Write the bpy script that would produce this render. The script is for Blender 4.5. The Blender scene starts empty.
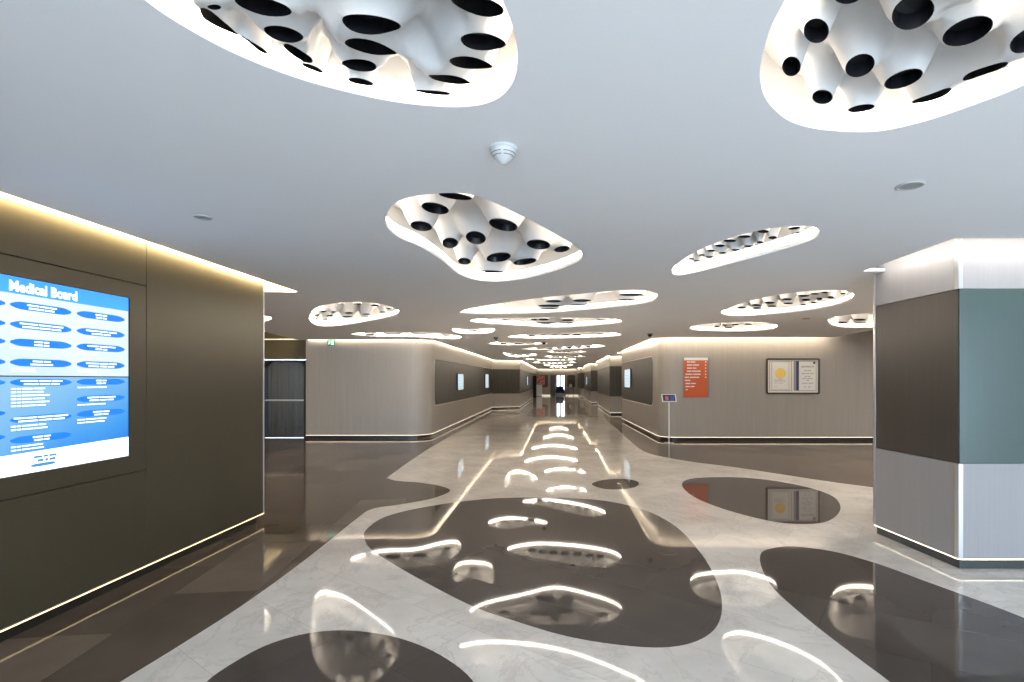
import bpy, bmesh, math, random
import numpy as np
from mathutils import Vector, Matrix
from mathutils.geometry import delaunay_2d_cdt

random.seed(7)
rng = np.random.default_rng(3)
SC = bpy.context.scene
COL = SC.collection
PI = math.pi

# ------------------------------------------------------------------ survey of the photograph
CX, CY, F = 560.0, 380.0, 520.0          # vanishing point and focal length (pixels of 1024 x 682)
HC, H = 1.60, 2.70                       # camera height, ceiling height
def fl(px, py, z=0.0):                   # point of the floor (or of height z below the eye) seen at a pixel
    Y = (HC - z) * F / (py - CY)
    return ((px - CX) * Y / F, Y)
def ce(px, py, z=H):
    Y = (z - HC) * F / (CY - py)
    return ((px - CX) * Y / F, Y)
def at_y(px, py, Y):
    return ((px - CX) * Y / F, HC - (py - CY) * Y / F)
def at_x(px, py, X):
    Y = X * F / (px - CX)
    return (Y, HC - (py - CY) * Y / F)

# ------------------------------------------------------------------ materials
def node_mat(name):
    m = bpy.data.materials.new(name); m.use_nodes = True
    nt = m.node_tree
    return m, nt, nt.nodes, nt.links, nt.nodes['Principled BSDF']
def simple(name, col, rough=0.5, metal=0.0, spec=0.5, coat=0.0, var=0.0, scale=8.0, bump=0.0):
    m, nt, N, L, b = node_mat(name)
    b.inputs['Base Color'].default_value = (*col, 1)
    b.inputs['Roughness'].default_value = rough
    b.inputs['Metallic'].default_value = metal
    b.inputs['Specular IOR Level'].default_value = spec
    b.inputs['Coat Weight'].default_value = coat
    tc = N.new('ShaderNodeTexCoord')
    nz = N.new('ShaderNodeTexNoise'); nz.inputs['Scale'].default_value = scale; nz.inputs['Detail'].default_value = 3
    L.new(tc.outputs['Object'], nz.inputs['Vector'])
    if var > 0:
        mx = N.new('ShaderNodeMix'); mx.data_type = 'RGBA'
        mx.inputs[6].default_value = (*[c * (1 - var) for c in col], 1)
        mx.inputs[7].default_value = (*[min(1, c * (1 + var)) for c in col], 1)
        L.new(nz.outputs['Fac'], mx.inputs[0]); L.new(mx.outputs[2], b.inputs['Base Color'])
    if bump > 0:
        bp = N.new('ShaderNodeBump'); bp.inputs['Strength'].default_value = bump; bp.inputs['Distance'].default_value = 0.005
        L.new(nz.outputs['Fac'], bp.inputs['Height']); L.new(bp.outputs['Normal'], b.inputs['Normal'])
    return m
def glow(name, col, strength):
    m, nt, N, L, b = node_mat(name)
    b.inputs['Base Color'].default_value = (*[min(1, c) for c in col], 1)
    b.inputs['Emission Color'].default_value = (*col, 1)
    b.inputs['Emission Strength'].default_value = strength
    b.inputs['Roughness'].default_value = 0.6
    return m
def linen(name, c0, c1, rough=0.45, fine=70.0, metal=0.0, spec=0.4):
    """vertically brushed laminate: noise stretched along z"""
    m, nt, N, L, b = node_mat(name)
    tc = N.new('ShaderNodeTexCoord')
    mp = N.new('ShaderNodeMapping'); mp.inputs['Scale'].default_value = (fine, fine, 1.2)
    L.new(tc.outputs['Object'], mp.inputs['Vector'])
    nz = N.new('ShaderNodeTexNoise'); nz.inputs['Scale'].default_value = 1.0; nz.inputs['Detail'].default_value = 4
    L.new(mp.outputs['Vector'], nz.inputs['Vector'])
    mp2 = N.new('ShaderNodeMapping'); mp2.inputs['Scale'].default_value = (22, 22, 0.5)
    L.new(tc.outputs['Object'], mp2.inputs['Vector'])
    nz2 = N.new('ShaderNodeTexNoise'); nz2.inputs['Scale'].default_value = 1.0; nz2.inputs['Detail'].default_value = 2
    L.new(mp2.outputs['Vector'], nz2.inputs['Vector'])
    ad = N.new('ShaderNodeMath'); ad.operation = 'ADD'
    L.new(nz.outputs['Fac'], ad.inputs[0]); L.new(nz2.outputs['Fac'], ad.inputs[1])
    mr = N.new('ShaderNodeMapRange'); mr.inputs[1].default_value = 0.5; mr.inputs[2].default_value = 1.5
    L.new(ad.outputs[0], mr.inputs[0])
    mx = N.new('ShaderNodeMix'); mx.data_type = 'RGBA'
    mx.inputs[6].default_value = (*c0, 1); mx.inputs[7].default_value = (*c1, 1)
    L.new(mr.outputs[0], mx.inputs[0]); L.new(mx.outputs[2], b.inputs['Base Color'])
    b.inputs['Roughness'].default_value = rough; b.inputs['Metallic'].default_value = metal
    b.inputs['Specular IOR Level'].default_value = spec
    return m
def marble(name, base, alt, vein, tile, mortar, rough, rot, vscale, vamt, spk=0.0, spec=0.42):
    """polished stone slabs: slab-to-slab tone, cloudy drift, thin veins, hairline joints"""
    m, nt, N, L, b = node_mat(name)
    tc = N.new('ShaderNodeTexCoord')
    mp = N.new('ShaderNodeMapping'); mp.inputs['Rotation'].default_value = (0, 0, rot)
    L.new(tc.outputs['Object'], mp.inputs['Vector'])
    br = N.new('ShaderNodeTexBrick')
    br.inputs['Scale'].default_value = 1.0
    br.inputs['Brick Width'].default_value = tile[0]; br.inputs['Row Height'].default_value = tile[1]
    br.inputs['Mortar Size'].default_value = 0.0012; br.inputs['Mortar Smooth'].default_value = 0.2
    br.inputs['Color1'].default_value = (*base, 1); br.inputs['Color2'].default_value = (*alt, 1)
    br.inputs['Mortar'].default_value = (*mortar, 1)
    L.new(mp.outputs['Vector'], br.inputs['Vector'])
    nz = N.new('ShaderNodeTexNoise'); nz.inputs['Scale'].default_value = 1.6; nz.inputs['Detail'].default_value = 6 if vamt else 2; nz.inputs['Roughness'].default_value = 0.62
    L.new(mp.outputs['Vector'], nz.inputs['Vector'])
    cr = N.new('ShaderNodeMapRange'); cr.inputs[1].default_value = 0.3; cr.inputs[2].default_value = 0.7; cr.inputs[3].default_value = 0.86; cr.inputs[4].default_value = 1.12
    L.new(nz.outputs['Fac'], cr.inputs[0])
    mul = N.new('ShaderNodeMix'); mul.data_type = 'RGBA'; mul.blend_type = 'MULTIPLY'; mul.inputs[0].default_value = 1.0
    L.new(br.outputs['Color'], mul.inputs[6]); L.new(cr.outputs[0], mul.inputs[7])
    out = mul.outputs[2]
    # veins
    nv = N.new('ShaderNodeTexNoise'); nv.inputs['Scale'].default_value = vscale; nv.inputs['Detail'].default_value = 7; nv.inputs['Roughness'].default_value = 0.7; nv.inputs['Distortion'].default_value = 1.2
    L.new(mp.outputs['Vector'], nv.inputs['Vector'])
    s1 = N.new('ShaderNodeMath'); s1.operation = 'SUBTRACT'; s1.inputs[1].default_value = 0.5; L.new(nv.outputs['Fac'], s1.inputs[0])
    s2 = N.new('ShaderNodeMath'); s2.operation = 'ABSOLUTE'; L.new(s1.outputs[0], s2.inputs[0])
    vr = N.new('ShaderNodeMapRange'); vr.inputs[1].default_value = 0.0; vr.inputs[2].default_value = 0.025; vr.inputs[3].default_value = vamt; vr.inputs[4].default_value = 0.0
    L.new(s2.outputs[0], vr.inputs[0])
    vx = N.new('ShaderNodeMix'); vx.data_type = 'RGBA'; vx.inputs[7].default_value = (*vein, 1)
    L.new(vr.outputs[0], vx.inputs[0]); L.new(mul.outputs[2], vx.inputs[6])
    if vamt: out = vx.outputs[2]
    if spk > 0:
        ns = N.new('ShaderNodeTexNoise'); ns.inputs['Scale'].default_value = 38; ns.inputs['Detail'].default_value = 3
        L.new(tc.outputs['Object'], ns.inputs['Vector'])
        sr = N.new('ShaderNodeMapRange'); sr.inputs[1].default_value = 0.35; sr.inputs[2].default_value = 0.7; sr.inputs[3].default_value = 1 - spk; sr.inputs[4].default_value = 1 + spk
        L.new(ns.outputs['Fac'], sr.inputs[0])
        sm = N.new('ShaderNodeMix'); sm.data_type = 'RGBA'; sm.blend_type = 'MULTIPLY'; sm.inputs[0].default_value = 1.0
        L.new(out, sm.inputs[6]); L.new(sr.outputs[0], sm.inputs[7]); out = sm.outputs[2]
    L.new(out, b.inputs['Base Color'])
    b.inputs['Roughness'].default_value = rough
    b.inputs['Specular IOR Level'].default_value = spec
    return m

LED_CEIL, LED_COVE, LED_BASE = 6.5, 60.0, 1.8
M = {}
M['cream'] = marble('cream_marble', (.79, .745, .69), (.70, .655, .60), (.44, .40, .36), (1.2, 0.6), (.40, .37, .34), .035, .62, 1.3, .35)
M['dark'] = marble('dark_stone', (.074, .061, .053), (.092, .077, .067), (.16, .14, .12), (1.2, 0.6), (.05, .04, .035), .035, .62, 1.8, 0, 0)
M['brown'] = marble('brown_stone', (.082, .063, .048), (.165, .128, .098), (.19, .16, .13), (1.2, 0.6), (.045, .036, .03), .06, 1.45, 1.6, 0, 0, .22)
M['ceil'] = simple('ceiling_paint', (.86, .86, .87), .85, spec=.2, var=.01, scale=2)
M['void'] = simple('cove_paint', (.78, .76, .72), .9, spec=.1, var=.01)
M['panel_white'] = simple('sculpted_plaster', (.58, .57, .56), .55, spec=.3, var=.01, scale=3)
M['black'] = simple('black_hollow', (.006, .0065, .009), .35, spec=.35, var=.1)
M['led'] = glow('warm_led_ring', (1.0, .90, .76), LED_CEIL)
M['led_far'] = glow('warm_led_ring_corridor', (1.0, .88, .72), LED_CEIL * 2.5)
M['cove'] = glow('warm_led_cove', (1.0, .79, .44), LED_COVE * 2.8)
M['cove_p'] = glow('neutral_led_pillar', (1.0, .95, .88), LED_COVE * .45)
M['cove_w'] = glow('neutral_led_cove', (1.0, .87, .68), LED_COVE * .85)
M['base'] = glow('warm_led_base', (1.0, .76, .42), LED_BASE * .75)
M['base_w'] = glow('neutral_led_base', (1.0, .86, .66), LED_BASE)
M['wall'] = linen('linen_laminate', (.315, .285, .252), (.375, .34, .302), .38)
M['wall_r'] = linen('grey_laminate', (.31, .293, .288), (.35, .33, .325), .38)
M['bronze'] = linen('bronze_cladding', (.072, .061, .040), (.077, .065, .043), .34, fine=40, metal=.35)
M['bronze_core'] = simple('bronze_joint', (.02, .017, .012), .6, var=.1)
M['plinth'] = simple('plinth_bronze', (.022, .018, .015), .3, metal=.3, var=.05)
M['plinth_g'] = simple('plinth_graphite', (.06, .065, .065), .3, metal=.3, var=.05)
M['brown_panel'] = linen('brown_panel', (.060, .047, .038), (.075, .06, .048), .3, fine=40)
M['teal'] = linen('teal_glass', (.060, .092, .083), (.066, .099, .090), .22, fine=25, spec=.6)
M['inset'] = linen('inset_panel', (.060, .055, .045), (.080, .073, .060), .42, fine=10, spec=.3)
M['steel'] = linen('stainless_steel', (.09, .105, .12), (.20, .22, .24), .18, fine=20, metal=.9)
M['trim'] = simple('brushed_trim', (.62, .61, .60), .3, metal=.85, var=.03)
M['detector'] = simple('off_white_plastic', (.56, .565, .56), .5, spec=.3, var=.01)
M['white'] = simple('white_plastic', (.70, .71, .71), .4, var=.01)
M['grey'] = simple('grey_plastic', (.20, .21, .22), .5, var=.05)
M['speaker'] = simple('grey_mesh', (.38, .38, .38), .6, var=.3, scale=160)
M['dome'] = simple('black_dome', (.010, .010, .011), .12, var=.1)
M['totem'] = simple('matt_black', (.006, .006, .007), .6, spec=.2, var=.1)
M['speaker_rim'] = simple('satin_grey', (.50, .50, .50), .5, var=.03)
M['orange'] = simple('orange_acrylic', (.62, .115, .030), .28, var=.06, scale=4)
M['paper'] = simple('white_paper', (.80, .79, .76), .6, var=.01)
M['mat'] = simple('mount_board', (.78, .75, .68), .7, var=.01)
M['frame'] = simple('dark_brown_frame', (.045, .03, .022), .35, var=.1)
M['navy'] = simple('navy_print', (.022, .022, .10), .4, var=.05)
M['greyprint'] = simple('grey_print', (.28, .28, .29), .5, var=.05)
M['midprint'] = simple('pale_print', (.50, .49, .47), .5, var=.05)
M['gold'] = simple('gold_seal', (.70, .46, .10), .35, metal=.5, var=.2, scale=40)
M['ink'] = simple('dark_ink', (.06, .06, .07), .6, var=.05)
M['green'] = glow('exit_green', (.01, .16, .08), .25)
M['exitwhite'] = glow('exit_white', (.8, 1, .9), .6)
M['door'] = linen('dark_wood_door', (.085, .065, .05), (.12, .09, .07), .4, fine=20)
M['blue'] = simple('blue_fabric', (.03, .045, .10), .8, var=.15, scale=60)
M['terra'] = simple('burgundy_petals', (.16, .03, .025), .6, var=.3, scale=30)
M['leaf'] = simple('leaf_green', (.06, .12, .04), .5, var=.3, scale=30)
M['pot'] = simple('cream_ceramic', (.75, .68, .50), .3, var=.03)
M['daylight'] = glow('daylight_pane', (.80, .92, 1.0), 2.0)

def screen_mat(name, stops, strength, ang, zmid, ymid, span):
    """picture shown by a lit display: a broad blue sweep"""
    m, nt, N, L, b = node_mat(name)
    tc = N.new('ShaderNodeTexCoord')
    sp = N.new('ShaderNodeSeparateXYZ'); L.new(tc.outputs['Object'], sp.inputs[0])
    a = N.new('ShaderNodeMath'); a.operation = 'MULTIPLY_ADD'; a.inputs[1].default_value = math.cos(ang) / span; a.inputs[2].default_value = 0.5
    L.new(sp.outputs['Z'], a.inputs[0])
    c = N.new('ShaderNodeMath'); c.operation = 'MULTIPLY_ADD'; c.inputs[1].default_value = math.sin(ang) / span
    L.new(sp.outputs['Y'], c.inputs[0]); L.new(a.outputs[0], c.inputs[2])
    nz = N.new('ShaderNodeTexNoise'); nz.inputs['Scale'].default_value = 1.5; nz.inputs['Detail'].default_value = 1
    L.new(tc.outputs['Object'], nz.inputs['Vector'])
    d = N.new('ShaderNodeMath'); d.operation = 'MULTIPLY_ADD'; d.inputs[1].default_value = 0.30
    L.new(nz.outputs['Fac'], d.inputs[0])
    e = N.new('ShaderNodeMath'); e.operation = 'SUBTRACT'; e.inputs[1].default_value = 0.15
    L.new(c.outputs[0], d.inputs[2]); L.new(d.outputs[0], e.inputs[0])
    rp = N.new('ShaderNodeValToRGB')
    cr = rp.color_ramp
    while len(cr.elements) > 1: cr.elements.remove(cr.elements[-1])
    cr.elements[0].position = stops[0][0]; cr.elements[0].color = (*stops[0][1], 1)
    for p, col in stops[1:]:
        k = cr.elements.new(p); k.color = (*col, 1)
    L.new(e.outputs[0], rp.inputs[0])
    b.inputs['Base Color'].default_value = (.01, .01, .012, 1); b.inputs['Roughness'].default_value = .25
    L.new(rp.outputs['Color'], b.inputs['Emission Color']); b.inputs['Emission Strength'].default_value = strength
    return m

# ------------------------------------------------------------------ object helpers
def link(name, me, mats, parent=None, kind=None):
    o = bpy.data.objects.new(name, me); COL.objects.link(o)
    for m in (mats if isinstance(mats, (list, tuple)) else [mats]):
        me.materials.append(M[m] if isinstance(m, str) else m)
    if parent: o.parent = parent
    if kind: o['kind'] = kind
    return o
def obj(name, bm, mats, parent=None, kind=None, smooth=False, normals=True):
    if normals: bmesh.ops.recalc_face_normals(bm, faces=bm.faces[:])
    me = bpy.data.meshes.new(name); bm.to_mesh(me); bm.free()
    if smooth:
        for p in me.polygons: p.use_smooth = True
    return link(name, me, mats, parent, kind)
def thing(name, label, cat, loc=(0, 0, 0), group=None, rotz=0.0):
    o = bpy.data.objects.new(name, None); COL.objects.link(o)
    o.empty_display_size = .1
    o.location = loc; o.rotation_euler = (0, 0, rotz)
    o['label'] = label; o['category'] = cat
    if group: o['group'] = group
    return o
def struct(o): o['kind'] = 'structure'; return o
def box(bm, x0, x1, y0, y1, z0, z1, mi=0, bevel=0.0):
    r = bmesh.ops.create_cube(bm, size=1.0)
    for v in r['verts']:
        v.co = Vector(((x0 + x1) / 2 + v.co.x * (x1 - x0), (y0 + y1) / 2 + v.co.y * (y1 - y0), (z0 + z1) / 2 + v.co.z * (z1 - z0)))
    fs = set(f for v in r['verts'] for f in v.link_faces)
    if bevel > 0:
        es = list(set(e for f in fs for e in f.edges))
        rr = bmesh.ops.bevel(bm, geom=es, offset=bevel, segments=2, affect='EDGES', profile=.5)
        fs = set(rr['faces']) | set(f for f in fs if f.is_valid)
    for f in fs: f.material_index = mi
def prism(bm, pts, z0, z1, mi=0, top=True, bottom=True):
    a = [bm.verts.new((x, y, z0)) for x, y in pts]; b = [bm.verts.new((x, y, z1)) for x, y in pts]
    n = len(pts); fs = []
    for i in range(n):
        j = (i + 1) % n
        fs.append(bm.faces.new((a[i], a[j], b[j], b[i])))
    if bottom: fs.append(bm.faces.new(a[::-1]))
    if top: fs.append(bm.faces.new(b))
    for f in fs: f.material_index = mi
def slab(bm, pts, ori, d0, d1, mi=0):
    """outline pts (u, v) extruded d0..d1 along the normal; ori maps (u, v, d) to a point"""
    a = [bm.verts.new(ori(u, v, d0)) for u, v in pts]; b = [bm.verts.new(ori(u, v, d1)) for u, v in pts]
    n = len(pts); fs = []
    for i in range(n):
        j = (i + 1) % n
        fs.append(bm.faces.new((a[i], a[j], b[j], b[i])))
    fs.append(bm.faces.new(a[::-1])); fs.append(bm.faces.new(b))
    for f in fs: f.material_index = mi
def rrect(u0, u1, v0, v1, r, seg=6, corners=(1, 1, 1, 1)):
    """corners: (u1v1, u0v1, u0v0, u1v0) rounded or square"""
    out = []
    cs = [(u1, v1, 0), (u0, v1, 90), (u0, v0, 180), (u1, v0, 270)]
    for (u, v, a0), on in zip(cs, corners):
        if not on or r <= 0: out.append((u, v)); continue
        cu = u - r * math.copysign(1, (u - (u0 + u1) / 2)); cv = v - r * math.copysign(1, (v - (v0 + v1) / 2))
        for k in range(seg + 1):
            t = math.radians(a0 + 90 * k / seg); out.append((cu + r * math.cos(t), cv + r * math.sin(t)))
    return out
def lathe(bm, prof, cx=0, cy=0, n=28, mi=0, close=True):
    rings = []
    for r, z in prof:
        if r < 1e-5: rings.append([bm.verts.new((cx, cy, z))])
        else: rings.append([bm.verts.new((cx + r * math.cos(2 * PI * k / n), cy + r * math.sin(2 * PI * k / n), z)) for k in range(n)])
    for A, B in zip(rings, rings[1:]):
        for k in range(n):
            l = (k + 1) % n
            if len(A) == 1 and len(B) == 1: continue
            if len(A) == 1: f = bm.faces.new((A[0], B[l], B[k]))
            elif len(B) == 1: f = bm.faces.new((A[k], A[l], B[0]))
            else: f = bm.faces.new((A[k], A[l], B[l], B[k]))
            f.material_index = mi
def offset_path(pts, d):
    """offset an open polyline by d to its right-hand side"""
    out = []; n = len(pts)
    for i in range(n):
        p = Vector(pts[i])
        dirs = []
        if i > 0: dirs.append((p - Vector(pts[i - 1])).normalized())
        if i < n - 1: dirs.append((Vector(pts[i + 1]) - p).normalized())
        ns = [Vector((t.y, -t.x)) for t in dirs]
        if len(ns) == 1: q = p + ns[0] * d
        else:
            b = (ns[0] + ns[1]); 
            if b.length < 1e-6: q = p + ns[0] * d
            else:
                b.normalize(); q = p + b * (d / max(.35, b.dot(ns[0])))
        out.append((q.x, q.y))
    return out
def band(bm, pts, d0, d1, z0, z1, mi=0, front=None):
    """a bar of section d0..d1 x z0..z1 following an open path"""
    P0, P1 = offset_path(pts, d0), offset_path(pts, d1)
    rows = []
    for a, b in zip(P0, P1):
        rows.append([bm.verts.new((a[0], a[1], z0)), bm.verts.new((b[0], b[1], z0)), bm.verts.new((b[0], b[1], z1)), bm.verts.new((a[0], a[1], z1))])
    for R, S in zip(rows, rows[1:]):
        for k in range(4):
            l = (k + 1) % 4
            f = bm.faces.new((R[k], R[l], S[l], S[k])); f.material_index = mi if front is None or k == 1 else front
    for R in (rows[0], rows[-1]):
        f = bm.faces.new(R); f.material_index = mi if front is None else front
def catmull(pts, n=6, closed=True):
    out = []; m = len(pts)
    rngi = range(m) if closed else range(m - 1)
    for i in rngi:
        if closed: p0, p1, p2, p3 = pts[i - 1], pts[i], pts[(i + 1) % m], pts[(i + 2) % m]
        else: p0, p1, p2, p3 = pts[max(0, i - 1)], pts[i], pts[i + 1], pts[min(m - 1, i + 2)]
        for k in range(n):
            t = k / n
            out.append(tuple(.5 * (2 * b + (c - a) * t + (2 * a - 5 * b + 4 * c - d) * t * t + (3 * b - a - 3 * c + d) * t ** 3)
                             for a, b, c, d in zip(p0, p1, p2, p3)))
    if not closed: out.append(tuple(pts[-1]))
    return out
def area(p): return .5 * sum(a[0] * b[1] - b[0] * a[1] for a, b in zip(p, p[1:] + p[:1]))
def ccw(p): return list(p) if area(list(p)) > 0 else list(p)[::-1]
def grow(p, d):
    """offset a closed ccw polygon outward"""
    p = ccw(p); n = len(p); out = []
    for i in range(n):
        a, b, c = Vector(p[i - 1]), Vector(p[i]), Vector(p[(i + 1) % n])
        t1, t2 = (b - a), (c - b)
        if t1.length < 1e-9 or t2.length < 1e-9: out.append(tuple(b)); continue
        t1.normalize(); t2.normalize()
        n1, n2 = Vector((t1.y, -t1.x)), Vector((t2.y, -t2.x)); m = n1 + n2
        if m.length < 1e-6: m = n1.copy()
        m.normalize(); q = b + m * (d / max(.5, m.dot(n1)))
        out.append((q.x, q.y))
    return out
def inside_np(P, poly):
    """vectorised even-odd test; P is (n, 2)"""
    q = np.asarray(poly); x, y = P[:, 0], P[:, 1]
    res = np.zeros(len(P), bool)
    x0, y0 = q[:, 0], q[:, 1]; x1, y1 = np.roll(x0, -1), np.roll(y0, -1)
    for a, b, c, d in zip(x0, y0, x1, y1):
        if b == d: continue
        m = (b > y) != (d > y)
        res ^= m & (x < (c - a) * (y - b) / (d - b) + a)
    return res
def dist_np(P, poly):
    q = np.asarray(poly); A = q; B = np.roll(q, -1, axis=0)
    best = np.full(len(P), 1e9)
    for a, b in zip(A, B):
        ab = b - a; L2 = max(1e-12, ab @ ab)
        t = np.clip(((P - a) @ ab) / L2, 0, 1)
        best = np.minimum(best, np.hypot(*(P - a - t[:, None] * ab).T))
    return best
def loops_to_cdt(loops, extra=()):
    vs, es = [], []
    for lp in loops:
        s = len(vs); vs += [Vector(p) for p in lp]; n = len(lp)
        es += [(s + i, s + (i + 1) % n) for i in range(n)]
    vs += [Vector(p) for p in extra]
    r = delaunay_2d_cdt(vs, es, [], 0, 1e-6)
    return np.array([tuple(v) for v in r[0]]), r[2]
def text_mesh(s, size, align='LEFT', bold=0.0):
    cu = bpy.data.curves.new('lettering', 'FONT'); cu.body = s; cu.size = size; cu.align_x = align
    cu.offset = bold; cu.extrude = 0.0; cu.resolution_u = 3
    o = bpy.data.objects.new('lettering', cu)
    COL.objects.link(o)
    dg = bpy.context.evaluated_depsgraph_get(); dg.update()
    me = bpy.data.meshes.new_from_object(o.evaluated_get(dg))
    bpy.data.objects.remove(o); bpy.data.curves.remove(cu)
    return me
def add_text(bm, s, size, u, v, ori, d, mi=0, align='LEFT', bold=0.0, sx=1.0):
    me = text_mesh(s, size, align, bold)
    vs = [bm.verts.new(ori(u + w.co.x * sx, v + w.co.y, d)) for w in me.vertices]
    for p in me.polygons:
        try: bm.faces.new([vs[i] for i in p.vertices]).material_index = mi
        except ValueError: pass
    bpy.data.meshes.remove(me)
def dashes(bm, u, v, h, words, ori, d0, d1, mi=0):
    """a line of print too small to read: word-long strokes"""
    for w in words:
        slab(bm, [(u, v), (u + w, v), (u + w, v + h), (u, v + h)], ori, d0, d1, mi); u += w + h * .7
    return u

# ------------------------------------------------------------------ camera
cam = bpy.data.cameras.new('camera'); co = bpy.data.objects.new('camera', cam); COL.objects.link(co)
co.location = (0, 0, HC); co.rotation_euler = (PI / 2, 0, 0)
cam.sensor_width = 36; cam.lens = F * 36 / 1024
cam.shift_x = -(CX - 512) / 1024; cam.shift_y = (CY - 341) / 1024
cam.clip_start = .05; cam.clip_end = 200
SC.camera = co

# ------------------------------------------------------------------ floor and its inlays
XL, XR, Y0, Y1 = -9.6, 10.6, -6.0, 52.0
bm = bmesh.new(); box(bm, XL - .3, XR + .3, Y0, 60, -.1, 0)
struct(obj('floor', bm, 'cream'))
def inlay(name, pts, mat, label=None):
    bm = bmesh.new(); prism(bm, ccw(pts), -.02, .0012)
    o = struct(obj(name, bm, mat)); return o
left_edge = [fl(*p) for p in [(60, 720), (120, 682), (185, 642), (250, 600), (310, 556), (355, 520), (372, 509), (400, 504.5), (432, 498.5), (450, 491), (440, 486), (418, 482.5), (398, 481), (389, 478.5), (392, 474), (430, 448), (467, 426.6), (491, 414.5)]]
left_edge = [(-2.35, -5.9), (-2.34, 1.0)] + left_edge + [(-3.35, 28.5)]
le = catmull(left_edge, 6, False)
inlay('floor_inlay', le + [(-3.5, 28.5), (-3.45, 14.6), (-3.75, 14.3), (XL, 14.3), (XL, -5.9)], 'brown')
right_edge = [(2.45, 42), (2.38, 30)] + [fl(*p) for p in [(605, 418), (616, 428), (629, 440), (647, 452.5), (687, 461), (737, 467.5), (812, 479), (874, 487.5), (1000, 503)]]
re_ = catmull(right_edge, 6, False)
inlay('floor_inlay', re_ + [(XR, 8.0), (XR, 13.8), (2.9, 13.8), (2.9, 42)], 'brown')
ovals = [
 [(365, 540), (366, 530), (385, 517), (420, 508), (470, 500.5), (520, 497.5), (577, 498.5), (612, 502), (647, 511), (677, 527.5), (702, 555), (717, 582), (722, 605), (717, 626), (697, 641), (662, 647.5), (612, 644), (562, 635), (512, 620), (470, 605), (425, 582), (395, 565), (372, 550)],
 [(592, 484.5), (598, 481), (610, 479.3), (625, 479), (636, 481), (639, 484), (634, 487.3), (622, 489.3), (605, 489)],
 [(682, 484), (688, 479.5), (705, 477.5), (740, 477.5), (775, 481), (810, 488), (832, 496), (840, 505), (838, 514), (825, 522), (800, 524), (770, 521), (730, 511), (700, 500), (686, 491)],
 [(760, 557), (766, 550), (790, 546.5), (830, 551), (875, 563), (930, 583), (1024, 618), (1100, 655), (1130, 720), (1050, 760), (950, 730), (890, 682), (850, 652), (810, 621), (775, 590), (763, 571)],
 [(205, 684), (230, 665), (265, 646), (300, 635), (335, 630.5), (370, 632.5), (405, 640), (440, 655), (472, 680), (478, 710), (440, 745), (340, 765), (240, 740), (200, 705)],
]
for pts in ovals:
    inlay('floor_inlay', catmull([fl(*p) for p in pts], 5), 'dark')

# ------------------------------------------------------------------ ceiling light lobes: outlines traced as places on the ceiling
def Z(ox, oy, s, lst): return [(ox + h[0] / s, oy + h[1] / s, h[2] / s, h[3] / s, (h[4] if len(h) > 4 else 0)) for h in lst]
lobes = []
lobes.append(dict(key='A', out=[(145, 0), (190, 30), (240, 56), (300, 79), (360, 95), (410, 104), (460, 107), (493, 101), (512, 84), (518, 57), (512, 25), (502, 0), (480, -50), (430, -100), (340, -120), (240, -105), (150, -70), (120, -30)],
 holes=Z(140, 0, 5.12, [(630, 30, 300, 80, 12), (735, 167, 210, 56, 14), (410, 118, 225, 36, 24), (290, 10, 110, 30, 20), (553, 250, 150, 28, 26), (810, 273, 160, 30, 22), (877, 370, 115, 18, 20)])
      + Z(330, 0, 5.12, [(212, 115, 305, 72, 8), (208, 247, 270, 32, 8), (150, 336, 180, 40, 10), (158, 422, 135, 24, 10), (755, 25, 280, 90, 14), (785, 212, 235, 66, 8), (722, 326, 225, 38, 8), (612, 410, 215, 28, 8), (527, 476, 185, 16, 8)])
      + [(340, -35, 60, 22, 10), (420, -45, 60, 24, 10), (240, -40, 60, 20, 14)]))
lobes.append(dict(key='B', out=[(785, 0), (768, 35), (760, 72), (766, 99), (786, 119), (812, 128), (845, 131.5), (880, 131), (920, 122.5), (965, 108), (1024, 85), (1085, 50), (1110, 0), (1080, -60), (980, -100), (870, -85), (810, -45)],
 holes=Z(740, 0, 3.606, [(275, 112, 92, 90), (625, 44, 165, 118, -30), (822, 113, 195, 90, -22), (185, 240, 68, 72, 20), (433, 237, 112, 78, -25), (590, 285, 148, 58, -20), (297, 350, 75, 52), (437, 391, 98, 26, -10), (690, 352, 150, 22, -14), (885, 253, 170, 22, -14), (390, -20, 110, 70, -10), (1060, 130, 190, 70, -25), (850, -60, 190, 110, -25), (600, -110, 150, 90, -20)])))
lobes.append(dict(key='C', out=[(386, 218), (391, 207), (401, 200), (418, 195.5), (448, 193), (475, 195.5), (510, 210), (545, 228), (574, 245), (582, 254), (577, 262), (548, 273), (515, 280), (484, 281), (460, 274.5), (443, 261), (421, 247), (400, 238), (388, 228)],
 holes=Z(370, 170, 4.452, [(380, 117, 150, 28, 8), (290, 171, 125, 48, 12), (228, 250, 98, 44, 8), (357, 325, 70, 48), (471, 302, 90, 58, 10), (593, 245, 130, 52, 12), (750, 332, 105, 44, 5), (855, 352, 70, 28, -8), (573, 389, 108, 44, -8), (690, 408, 105, 28, -8), (420, 406, 58, 30, 5), (548, 453, 95, 12, 3)])))
lobes.append(dict(key='D', out=[(672, 271), (678, 263), (700, 249.5), (735, 236.5), (770, 228.5), (800, 226), (815, 227.5), (819, 233), (810, 240.5), (770, 253), (725, 265), (690, 273.5), (676, 275)],
 holes=Z(660, 200, 4.6545, [(145, 274, 28, 8), (193, 256, 30, 8), (238, 236, 40, 10), (278, 213, 46, 12), (325, 190, 60, 14), (392, 170, 60, 14), (480, 146, 55, 16), (625, 131, 55, 12, -8), (524, 175, 40, 14, -5), (640, 153, 50, 7, -10), (413, 215, 45, 10), (465, 197, 30, 12), (352, 232, 38, 9), (290, 246, 36, 9), (230, 265, 34, 9), (172, 284, 30, 8)])))
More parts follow.
